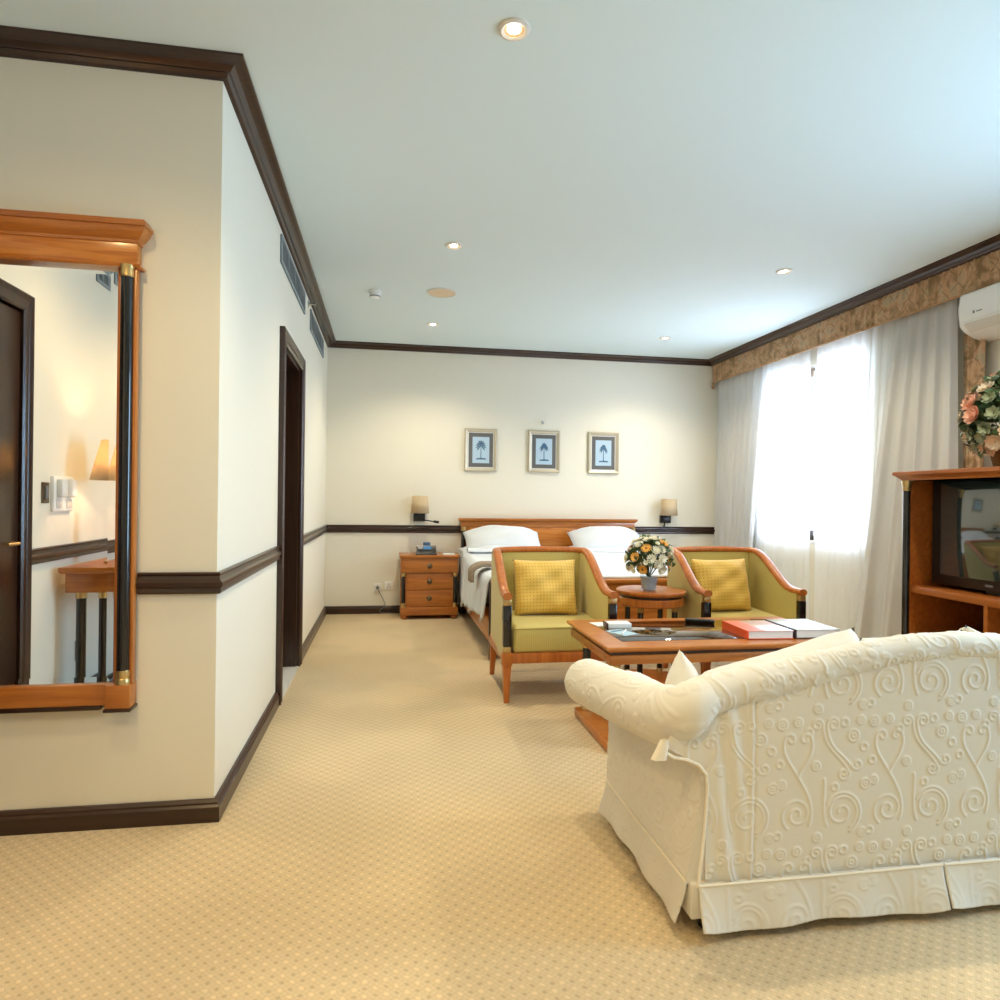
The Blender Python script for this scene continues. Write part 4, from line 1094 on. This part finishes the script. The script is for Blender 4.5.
def np_grid(P, closeu=False):
    """P: (nv, nu, 3) -> vertex list and quads"""
    nv, nu, _ = P.shape; idx = np.arange(nv * nu).reshape(nv, nu)
    if closeu: nxt = np.roll(idx, -1, axis=1); a, b_, c, d = idx[:-1, :], nxt[:-1, :], nxt[1:, :], idx[1:, :]
    else: a, b_, c, d = idx[:-1, :-1], idx[:-1, 1:], idx[1:, 1:], idx[1:, :-1]
    return P.reshape(-1, 3), np.stack([a, b_, c, d], -1).reshape(-1, 4), idx
def normals(P, closeu=False):
    if closeu: du = np.roll(P, -1, 1) - np.roll(P, 1, 1)
    else: du = np.gradient(P, axis=1)
    dv = np.gradient(P, axis=0); n = np.cross(du, dv); return n / (np.linalg.norm(n, axis=2, keepdims=True) + 1e-9)
def arc_u(P, closeu=False):
    """mean arc length along u as a coordinate"""
    d = np.linalg.norm(np.diff(P, axis=1), axis=2); return np.concatenate([np.zeros((P.shape[0], 1)), np.cumsum(d, axis=1)], axis=1)
def np_mesh(name, V, F, extra=()):
    me = bpy.data.meshes.new(name); me.from_pydata(V.tolist(), [], F.tolist() + [list(map(int, e)) for e in extra]); me.update(); return me

AMP = 0.0030
def sofa():
    t = thing('sofa', 'cream scroll patterned slipcovered sofa seen from behind', 'sofa', (1.73, 1.775, 0))
    W, D = 0.81, 0.745
    zc_arm = lambda y: 0.612 - 0.062 * np.clip((y - 0.05) / 0.70, 0, 1) ** 0.8
    rx = np.array([-0.98, -0.90, -0.825, -0.707, -0.625, -0.523, -0.326, -0.15, 0.0]); rz_ = np.array([0.555, 0.625, 0.682, 0.708, 0.722, 0.740, 0.780, 0.804, 0.814])
    rollz = lambda x: np.interp(-np.abs(x), rx, rz_)
    rollr = lambda x: np.interp(-np.abs(x), [-0.95, -0.825, -0.523, -0.15, 0.0], [0.058, 0.057, 0.049, 0.043, 0.040])
    # --- back: patterned outer face, plain inner face
    nu, nv = 560, 230
    v = np.linspace(0, 1, nv)[:, None]; u = np.linspace(-1, 1, nu)[None, :]
    zz = 0.15 + v * 0.5
    X = u * W * np.ones_like(v)
    for _ in range(3):
        top = rollz(X) - 0.02; z = 0.15 + v * (top - 0.15)
        q = np.clip((z - 0.455) / 0.10, 0, 1); half = W + 0.005 + 0.135 * q ** 1.6
        X = u * half
    Y = 0.022 + 0.0 * X - 0.006 * np.sin(np.pi * v) * (1 - u ** 4)
    # soft drag folds near the left and right seams
    seam = np.exp(-((np.abs(X) - 0.74) / 0.05) ** 2); Y = Y + 0.004 * seam * np.sin(X * 90 + z * 14)
    Y = Y + 0.004 * np.exp(-((np.abs(X) - 0.665) / 0.0035) ** 2) - 0.003 * np.exp(-((np.abs(X) - 0.675) / 0.006) ** 2)
    P = np.stack([X, Y, z], -1)
    P[..., 1] -= AMP * hm(X + 3.0, z + 0.13)
    V1, F1, i1 = np_grid(P)
    st = 10
    Q = P[np.r_[0:nv - 1:st, nv - 1]][:, np.r_[0:nu - 1:st, nu - 1]].copy(); Q[..., 1] = 0.20 - 0.05 * (Q[..., 2] - 0.15) / 0.6; Q[..., 0] = np.clip(Q[..., 0], -0.77, 0.77)
    V2, F2, i2 = np_grid(Q); off = len(V1)
    # rim ngons
    ex = []
    def strip(a, b_):
        ex.append(list(a) + list(b_[::-1] + off))
    strip(i1[0, :], i2[0, :]); strip(i1[-1, :], i2[-1, :]); strip(i1[:, 0], i2[:, 0]); strip(i1[:, -1], i2[:, -1])
    link('back', np_mesh('sofa_back', np.vstack([V1, V2]), np.vstack([F1, F2[:, ::-1] + off]), ex), M['sofafab'], t, 60)
    # --- rolled top of the back, turning into the two arm rolls at its ends
    nu = 70; xs = np.linspace(-0.80, 0.80, 470)
    mid = np.stack([xs, np.full_like(xs, 0.052), rollz(xs), rollr(xs) * (1 + 0.03 * np.sin(xs * 37))], -1)
    q = np.linspace(0, 1, 70)[:, None]; B = [np.array(p) for p in ((-0.900, 0.26, 0.588, 0.085), (-0.884, 0.03, 0.616, 0.087), (-0.892, 0.030, 0.655, 0.074), (-0.80, 0.052, float(rollz(-0.80)), float(rollr(-0.80))))]
    cor = ((1 - q) ** 3 * B[0] + 3 * q * (1 - q) ** 2 * B[1] + 3 * q * q * (1 - q) * B[2] + q ** 3 * B[3])[:-1]
    cor_r = cor[::-1].copy(); cor_r[:, 0] *= -1
    path = np.vstack([cor, mid, cor_r]); Cn, Rd = path[:, :3], path[:, 3]
    Tn = np.gradient(Cn, axis=0); Tn /= np.linalg.norm(Tn, axis=1, keepdims=True)
    side = np.cross(Tn, np.array([0, 0, 1.0])); side /= np.linalg.norm(side, axis=1, keepdims=True); upv = np.cross(side, Tn)
    a = np.linspace(0, 2 * np.pi, nu, endpoint=False)
    Nn = side[:, None, :] * np.cos(a)[None, :, None] + upv[:, None, :] * np.sin(a)[None, :, None]
    arc = np.r_[0, np.cumsum(np.linalg.norm(np.diff(Cn, axis=0), axis=1))][:, None]
    P = Cn[:, None, :] + Nn * Rd[:, None, None] + Nn * (AMP * hm(arc + 0.05, a[None, :] * 0.055 + 0.4 * arc))[..., None]
    V1, F1, i1 = np_grid(P, True)
    link('back_roll', np_mesh('sofa_roll', V1, F1, [i1[0], i1[-1][::-1]]), M['sofafab'], t, 70)
    # --- arms
    for s, (ny, ns) in ((-1, (230, 300)), (1, (40, 60))):
        y = np.linspace(0.034, D, ny); rows = []
        for yy in y:
            zc = float(zc_arm(yy)); R = 0.088; tq = yy / D; cx = -0.870 - 0.098 * tq
            k = max(0, (yy - (D - 0.05)) / 0.05); k2 = min(1.0, max(0, (0.12 - yy) / 0.085)); cx += 0.05 * k2 ** 2
            R = R * (1 - 0.22 * k ** 2 - 0.55 * k2 ** 2)
            xb = lambda zz: -0.866 + (0.050 - 0.040 * tq) * min(1.0, (zz - 0.15) / 0.30)
            pts = [(xb(0.15), 0.15), (xb(0.26), 0.26), (xb(0.36), 0.36), (xb(0.5), zc - 0.085)]
            for ang in np.linspace(-62 + 32 * tq, -325, 40):
                pts.append((cx + R * math.cos(math.radians(ang)), zc + R * math.sin(math.radians(ang))))
            pts += [(-0.745, zc + 0.025), (-0.69, zc - 0.01), (-0.66, zc - 0.06), (-0.655, 0.30), (-0.655, 0.15)]
            pts = np.array(pts); 
            L = np.r_[0, np.cumsum(np.hypot(*np.diff(pts, axis=0).T))]; sp = np.linspace(0, L[-1], ns)
            rows.append(np.stack([np.interp(sp, L, pts[:, 0]), np.full(ns, yy), np.interp(sp, L, pts[:, 1])], -1))
        P = np.array(rows)
        N = normals(P); 
        if N[ny // 2, 3, 0] > 0: N = -N
        if s < 0:
            arc = arc_u(P); P = P + N * (0.9 * AMP * hm(arc + 0.1, P[..., 1] + 0.2))[..., None]
        P[..., 0] *= -s
        V1, F1, i1 = np_grid(P)
        # front end is a gently domed cap
        cap = P[-1].copy(); cen = cap.mean(0)
        inner = cen + (cap - cen) * 0.9; inner[:, 1] += 0.012
        V2 = np.vstack([V1, inner]); o2 = len(V1); n = len(inner)
        ex = [[i1[-1, j], i1[-1, j + 1], o2 + j + 1, o2 + j] for j in range(n - 1)] + [list(range(o2, o2 + n)), list(i1[0])]
        ex.append([i1[-1, 0], o2, o2 + n - 1, i1[-1, n - 1]])
        o = link('arm', np_mesh('sofa_arm', V2, F1, ex), M['sofafab'], t, 60)
    # welt cords down the two back corners and along the scroll of the arm
    for s in (-1, 1):
        pts = [(s * 0.842, 0.012, 0.15), (s * 0.826, 0.010, 0.30), (s * 0.818, 0.008, 0.44), (s * 0.824, 0.005, 0.475), (s * 0.85, 0.002, 0.505), (s * 0.89, 0.0, 0.523), (s * 0.925, -0.002, 0.530), (s * 0.95, -0.002, 0.545), (s * 0.945, -0.002, 0.565)]
        dense = []
        for p, q in zip(pts, pts[1:]):
            for k in range(4): dense.append(tuple(p[i] + (q[i] - p[i]) * k / 4 for i in range(3)))
        b = MB(); b.tube(dense + [pts[-1]], 0.0048, 8); b.build('welt_cord', M['piping'], t)
        b = MB()
        def g(u, v):
            a = u * 2 * PI; rr = 0.012 + 0.010 * v + 0.003 * math.sin(5 * a) * v
            return (s * (0.955 + 0.016 * v) + rr * math.cos(a), -0.006 + rr * 0.6 * math.sin(a), 0.585 - 0.055 * v)
        b.grid(g, 20, 8, closeu=True); b.build('gathered_end', M['piping'], t, angle=180)
    # --- skirts
    rnd = np.random.RandomState(4)
    def skirt(p0, p1, nrm, label=None, n=140):
        p0, p1, nrm = np.array(p0, float), np.array(p1, float), np.array(nrm, float)
        L = np.linalg.norm(p1 - p0); uu = np.linspace(0, 1, n)[None, :]; vv = np.linspace(0, 1, 36)[:, None]
        base = p0 + (p1 - p0) * uu[..., None] * np.ones_like(vv)[..., None]
        ends = np.abs(uu * 2 - 1) ** 6
        out = 0.006 + (0.014 + 0.016 * ends) * vv ** 1.3 + 0.005 * np.sin(uu * L * 26 + 1) * vv + AMP * 0.7 * hm(uu * L + 0.07, -vv * 0.125 + 0.2)
        zz = 0.157 - vv * (0.125 - 0.012 * ends + 0.006 * np.sin(uu * L * 11))
        P = base + nrm * out[..., None]; P[..., 2] = zz + 0 * uu
        V1, F1, _ = np_grid(P)
        o = link('skirt', np_mesh('sofa_skirt', V1, F1), M['sofafab'], t, 180); md = o.modifiers.new('thick', 'SOLIDIFY'); md.thickness = 0.006; md.offset = 0
        b = MB(); b.tube([tuple(p0 + nrm * 0.008 + np.array([0, 0, 0.158])), tuple((p0 + p1) / 2 + nrm * 0.009 + np.array([0, 0, 0.157])), tuple(p1 + nrm * 0.008 + np.array([0, 0, 0.158]))], 0.004, 8); b.build('seam_cord', M['piping'], o)
    skirt((-0.842, 0.012, 0), (-0.052, 0.012, 0), (0, -1, 0)); skirt((-0.046, 0.012, 0), (0.842, 0.012, 0), (0, -1, 0))
    skirt((-0.862, 0.03, 0), (-0.862, 0.735, 0), (-1, 0, 0)); skirt((0.862, 0.03, 0), (0.862, 0.735, 0), (1, 0, 0)); skirt((-0.856, 0.742, 0), (0.856, 0.742, 0), (0, 1, 0))
    b = MB(); b.box(-0.858, 0.858, 0.018, 0.735, 0.055, 0.155, bev=0.004); b.build('inner_pleat', M['sofafab'], t)
    b = MB(); b.box(-0.652, 0.652, 0.16, 0.73, 0.155, 0.30); b.build('seat_deck', M['sofafab'], t)
    for k in (-1, 1):
        b = MB(); b.box(min(k * 0.004, k * 0.648), max(k * 0.004, k * 0.648), 0.20, 0.765, 0.301, 0.44, bev=0.035, seg=3); b.build('seat_cushion', M['sofafab'], t)
    for x0, x1, sl in ((-0.70, -0.145, 0.145), (-0.125, 0.28, 0.02), (0.29, 0.70, -0.145)):
        w = x1 - x0; b = pillow_mesh(w, 0.42, 0.20, nu=41, nv=33, pw=8, seed=int(x0 * 100), wr=0.003)
        for vv in b.bm.verts:
            vv.co.z += sl * vv.co.x / w * (0.5 + vv.co.z / 0.42)
        o = b.build('back_cushion', M['sofafab'], t, angle=180)
        o.location = ((x0 + x1) / 2, 0.285, 0.545 if abs(sl) > 0.1 else 0.590); o.rotation_euler = (math.radians(-0), 0, 0)
    for x in (-0.78, 0.78):
        for y in (0.075, 0.67):
            b = MB(); b.lathe([(0.028, 0.0), (0.034, 0.02), (0.036, 0.056)], 20, Matrix.Translation((x, y, 0))); b.build('foot', M['black'], t)
sofa()
t = thing('sofa_cushion', 'small plain cream cushion standing in the left corner of the sofa', 'cushion', (1.05, 2.20, 0.525), math.radians(75))
b = pillow_mesh(0.31, 0.31, 0.12, pw=2.6, seed=5); o = b.build('cushion_cover', M['sofafab'], t, angle=180); o.rotation_euler = (math.radians(-14), math.radians(40), 0)

# ------------------------------------------------------------------ television cabinet
def tv_cabinet():
    t = thing('television_cabinet', 'cherry television cabinet with black corner columns at the right edge', 'cabinet', (3.24, 3.745, 0), math.radians(-2))
    # local: +x into the wall, -y towards the camera
    dpt, w, h = 0.56, 1.42, 1.455
    b = MB(); b.sweep([(dpt, 0.0), (-0.03, 0.0), (-0.03, -w), (dpt, -w)], [(-0.2, h - 0.055), (0.008, h - 0.055), (0.012, h - 0.045), (0.034, h - 0.026), (0.042, h - 0.022), (0.042, h - 0.004), (0.036, h), (-0.2, h)])
    b.box(-0.03, dpt, -w, 0, h - 0.055, h - 0.001); b.build('top', M['tvwood'], t, angle=25)
    for y0 in (-0.035, -w):
        b = MB(); b.box(0, dpt, y0, y0 + 0.035, 0.10, h - 0.055); b.build('side_panel', M['tvwood'], t)
    b = MB(); b.box(dpt - 0.012, dpt, -w + 0.035, -0.035, 0.10, h - 0.055); b.build('back_panel', M['dark'], t)
    b = MB(); b.box(0.0, dpt - 0.012, -w + 0.035, -0.035, 0.702, 0.745, bev=0.002); b.build('shelf', M['tvwood'], t)
    b = MB(); b.box(0.0, dpt - 0.012, -w + 0.035, -0.035, 0.40, 0.42, bev=0.002); b.build('shelf', M['tvwood'], t)
    b = MB(); b.box(0.004, dpt - 0.012, -0.60, -0.575, 0.42, 0.702); b.build('divider', M['tvwood'], t)
    b = MB(); b.box(-0.03, dpt, -w, 0.0, 0.0, 0.10, bev=0.004); b.build('base', M['tvwood'], t)
    for k in range(2):
        y0 = -w + 0.04 + k * (w - 0.08) / 2
        b = MB(); b.box(-0.012, 0.008, y0 + 0.003, y0 + (w - 0.08) / 2 - 0.003, 0.105, 0.395, bev=0.003); d = b.build('door', M['tvwood'], t)
        b = MB(); b.lathe([(0.012, 0), (0.008, 0.012), (0.014, 0.02), (0, 0.026)], 16, Matrix.Translation((-0.012, y0 + (0.08 if k else (w - 0.08) / 2 - 0.08), 0.25)) @ Matrix.Rotation(-PI / 2, 4, 'Y')); b.build('knob', M['brass'], d)
    for y in (-0.012, -w + 0.012):
        b = MB(); b.cyl(-0.012, y, 0.13, 1.335, 0.021); c = b.build('column', M['black'], t)
        b = MB(); b.lathe([(0.022, 1.335), (0.025, 1.35), (0.023, 1.356), (0.028, 1.38), (0.032, 1.40)], 20, Matrix.Translation((-0.012, y, 0))); b.build('capital', M['brass'], c)
        b = MB(); b.lathe([(0.03, 0.10), (0.026, 0.115), (0.022, 0.13)], 20, Matrix.Translation((-0.012, y, 0))); b.build('column_base', M['brass'], c)
tv_cabinet()
M['screen'] = plain('tv_screen', lin(42, 56, 58), 0.07, spec=1.0, coat=1.0)
t = thing('television', 'black flat screen television inside the cherry cabinet', 'television', (3.36, 3.05, 0.7455), math.radians(-2))
b = MB(); b.box(-0.03, 0.06, -0.62, 0.62, 0.02, 0.655, bev=0.01); bd = b.build('body', M['blackplastic'], t)
b = MB(); b.box(-0.033, -0.029, -0.54, 0.545, 0.082, 0.638, bev=0.001); b.build('screen', M['screen'], t)
b = MB(); b.box(0.0, 0.16, -0.25, 0.25, 0.0, 0.02, bev=0.004); b.build('stand', M['blackplastic'], t)
b = MB(); b.box(-0.034, -0.03, 0.17, 0.22, 0.045, 0.058); b.build('badge', M['grey'], t)
def cabinet_flowers():
    t = thing('flower_arrangement', 'salmon and cream flower arrangement in a basket on the television cabinet', 'flowers', (3.46, 3.24, 1.4555))
    b = MB(); b.lathe([(0, 0), (0.075, 0), (0.085, 0.03), (0.10, 0.10), (0.104, 0.115), (0.095, 0.115), (0, 0.10)], 32); b.build('basket', M['basket'], t)
    pink = bloom_mesh(petal_flower(0.056, 9, 0.6, 3, 0.44), 'salmon_rose', M['petal_pink']); cr = bloom_mesh(petal_flower(0.05, 10, 0.4, 2, 0.36), 'cream_blossom', M['petal_cream'])
    sm = bloom_mesh(petal_flower(0.04, 7, 0.5, 2, 0.4), 'pale_green_bud', M['leaf2'])
    pd = [(-0.5, -0.5, 0.7), (-0.85, 0.30, 0.35), (-0.55, -0.80, 0.12), (-0.7, 0.1, 0.05), (-0.2, 0.2, 1.0), (0.5, -0.6, 0.5), (0.2, -0.9, 0.4), (-0.35, 0.75, 0.5), (0.6, 0.5, 0.5)]
    pv = [Vector(d).normalized() for d in pd]
    rest = [d for d in sphere_dirs(90, 9, -0.7, 0.29) if all((d - p).length > 0.34 for p in pv)]
    n = len(rest)
    bouquet(t, (0, 0, 0.28), 0.215, 1.15, [('salmon_rose', pink, None, None, None, pd), ('cream_blossom', cr, None, None, None, rest[: n // 2]), ('pale_green_bud', sm, None, None, None, rest[n // 2:])], 230, 31, M['leaf'], low=-0.7)
cabinet_flowers()

# ------------------------------------------------------------------ air conditioner
t = thing('air_conditioner', 'white wall mounted split air conditioner under the valance', 'air conditioner', (XW, 3.43, 2.34))
pr = [(0.0, 0.0), (-0.05, 0.004), (-0.12, 0.018), (-0.185, 0.050), (-0.222, 0.085), (-0.228, 0.11), (-0.230, 0.20), (-0.226, 0.285), (-0.21, 0.300), (0.0, 0.300)]
b = MB(); b.prism([(p[0], p[1]) for p in pr], 'y', -0.45, 0.45)
bmesh.ops.bevel(b.bm, geom=[e for e in b.bm.edges if abs(e.verts[0].co.y - e.verts[1].co.y) < 1e-6 and (e.verts[0].co.x < -0.01 or e.verts[1].co.x < -0.01)], offset=0.010, segments=3, affect='EDGES')
b.build('housing', M['white'], t, angle=50)
b = MB(); b.box(-0.2345, -0.225, -0.425, 0.425, 0.112, 0.285, bev=0.003); b.build('front_panel', M['white'], t)
b = MB(); b.prism([(-0.232, 0.098), (-0.225, 0.080), (-0.185, 0.045), (-0.180, 0.049), (-0.218, 0.084), (-0.224, 0.100)], 'y', -0.40, 0.40); b.build('air_flap', M['offwhite'], t)
b = MB(); b.box(-0.2362, -0.234, 0.318, 0.332, 0.148, 0.166, bev=0.001); b.build('badge', M['grey'], t)
b = MB()
for k in range(4): b.box(-0.2355, -0.234, 0.264 + 0.011 * k, 0.272 + 0.011 * k, 0.152, 0.160)
b.build('badge_lettering', M['grey'], t)

# ------------------------------------------------------------------ curtains
def hanging(name, label, ytop, ybot, z0, z1, X, amp, pitch, mat, seed, group=None, lean=0.0, part='cloth_panel', nz=40, gather=0.5, swell=0.0, flat=0.0):
    """a hung cloth: ytop / ybot are its (start, end) along the wall at the top and the bottom"""
    t = thing(name, label, 'curtain' if 'valance' not in name else 'valance', (X, (ytop[0] + ytop[1]) / 2, z0), 0, group)
    yc = (ytop[0] + ytop[1]) / 2; L = abs(ytop[1] - ytop[0]); nf = max(3, int(round(L / pitch))); ny = nf * 12
    rnd = random.Random(seed); ph = [rnd.uniform(-0.6, 0.6) for _ in range(nf + 2)]; am = [rnd.uniform(0.6, 1.25) for _ in range(nf + 2)]
    b = MB()
    def f(u, v):
        zf = 1 - v; k = u * nf; i = int(min(k, nf - 1)); fr = k - i
        a = am[i] * (1 - fr) + am[i + 1] * fr; p = ph[i] * (1 - fr) + ph[i + 1] * fr
        drift = (1 - gather) + gather * (1 - zf)
        x = amp * a * drift * math.sin(2 * PI * k + p * (1 - zf) * 2.0) + 0.25 * amp * math.sin(4 * PI * k + 1.3 + 2 * (1 - zf))
        y0 = ytop[0] + (ybot[0] - ytop[0]) * (1 - zf); y1 = ytop[1] + (ybot[1] - ytop[1]) * (1 - zf)
        y = y0 + (y1 - y0) * u + 0.22 * (L / nf) * math.sin(2 * PI * k + 1.57 + p) * drift * 0.5
        return (x + lean * (1 - zf), y - yc, (z1 - z0) * zf)
    b.grid(f, ny + 1, nz)
    o = b.build(part, mat, t, angle=180)
    return t, o
hanging('linen_curtain', 'ivory linen curtain gathered in the corner by the bed wall', (7.33, 6.30), (7.34, 6.62), 0.015, 2.70, 3.815, 0.036, 0.125, M['linen'], 1, 'ivory linen curtains')
hanging('linen_curtain', 'ivory linen curtain on the right, beside the television cabinet', (4.56, 3.99), (5.00, 3.94), 0.015, 2.70, 3.815, 0.040, 0.125, M['linen'], 2, 'ivory linen curtains')
hanging('sheer_curtain', 'white sheer curtain on the bed side of the window', (6.55, 5.695), (6.95, 5.665), 0.012, 2.71, 3.886, 0.017, 0.12, M['sheer'], 3, 'white sheer curtains')
hanging('sheer_curtain', 'white sheer curtain on the television side of the window', (5.595, 4.46), (5.565, 4.70), 0.012, 2.71, 3.886, 0.017, 0.12, M['sheer'], 4, 'white sheer curtains')
tt, o = hanging('brown_drape', 'brown lattice patterned drape hanging behind the air conditioner', (4.00, 3.83), (3.98, 3.85), 0.015, 2.70, 3.885, 0.012, 0.06, M['drape'], 5)
md = o.modifiers.new('thick', 'SOLIDIFY'); md.thickness = 0.006
tt, o = hanging('valance', 'brown gathered valance running above the window curtains', (7.355, 2.6), (7.355, 2.6), 2.648, 2.872, XV + 0.016, 0.011, 0.062, M['drape'], 6, part='gathered_cloth', nz=14, gather=0.3)
md = o.modifiers.new('thick', 'SOLIDIFY'); md.thickness = 0.006
v = tt
M['hem'] = plain('valance_hem', lin(176, 136, 92), 0.7)
b = MB(); b.tube([(0, 2.377 - 0.05 * i if i < 95 else -2.37, 0.0) for i in range(96)], 0.008, 8); b.build('hem_cord', M['hem'], v)
b = MB(); b.lathe([(0, -0.075), (0.016, -0.065), (0.018, -0.04), (0.008, -0.03), (0.012, -0.02), (0.006, 0.0)], 16, Matrix.Translation((-0.005, 2.36, 0.0))); b.build('tassel', M['hem'], v)
b = MB(); b.box(0.02, XW - XV - 0.016, -2.375, 2.375, 0.205, 0.223); b.build('pelmet_board', M['dark'], v)

# ------------------------------------------------------------------ light, camera, view
def area(name, loc, rot, sx, sy, W, col):
    l = bpy.data.lights.new(name, 'AREA'); l.shape = 'RECTANGLE'; l.size = sx; l.size_y = sy; l.energy = W; l.color = col
    o = bpy.data.objects.new(name, l); COL.objects.link(o); o.location = loc; o.rotation_euler = rot; return o
area('window_daylight', (XW + 0.35, (WIN[0] + WIN[1]) / 2, (WIN[2] + WIN[3]) / 2), (0, PI / 2, 0), 2.0, 2.0, WIN_W, WIN_C)
area('added_window_fill', (XW + 0.35, (FILL_WIN[0] + FILL_WIN[1]) / 2, (FILL_WIN[2] + FILL_WIN[3]) / 2), (0, PI / 2, 0), 2.4, 2.0, FILL_WIN_W, FILL_WIN_C)  # added fill lamp outside the unseen second window
w = bpy.data.worlds.new('daylight_sky'); S.world = w; w.use_nodes = True
bg = w.node_tree.nodes['Background']; bg.inputs[0].default_value = (0.86, 0.94, 1.0, 1); bg.inputs[1].default_value = SKY

f_px, yaw, pitch, roll = 670.3585, 0.1675, -0.001, 0.0126
cy, sy = math.cos(yaw), math.sin(yaw)
fw = Vector((sy * math.cos(pitch), cy * math.cos(pitch), math.sin(pitch))); r = Vector((cy, -sy, 0)); up = r.cross(fw)
r2 = r * math.cos(roll) + up * math.sin(roll); u2 = up * math.cos(roll) - r * math.sin(roll)
cam = bpy.data.cameras.new('camera'); cam.sensor_width = 36; cam.sensor_fit = 'HORIZONTAL'; cam.lens = f_px / 1000 * 36; cam.clip_start = 0.05
co = bpy.data.objects.new('camera', cam); COL.objects.link(co)
co.matrix_world = Matrix(((r2.x, u2.x, -fw.x, 0), (r2.y, u2.y, -fw.y, 0), (r2.z, u2.z, -fw.z, 1.25), (0, 0, 0, 1)))
S.camera = co
S.view_settings.view_transform = 'Standard'; S.view_settings.look = 'None'; S.view_settings.gamma = 1; S.view_settings.use_curve_mapping = False
S.view_settings.exposure = EXPO
S.cycles.use_denoising = True
S.cycles.max_bounces = 10; S.cycles.diffuse_bounces = 6; S.cycles.transparent_max_bounces = 16
S.cycles.sample_clamp_indirect = 6; S.cycles.caustics_reflective = False; S.cycles.caustics_refractive = False
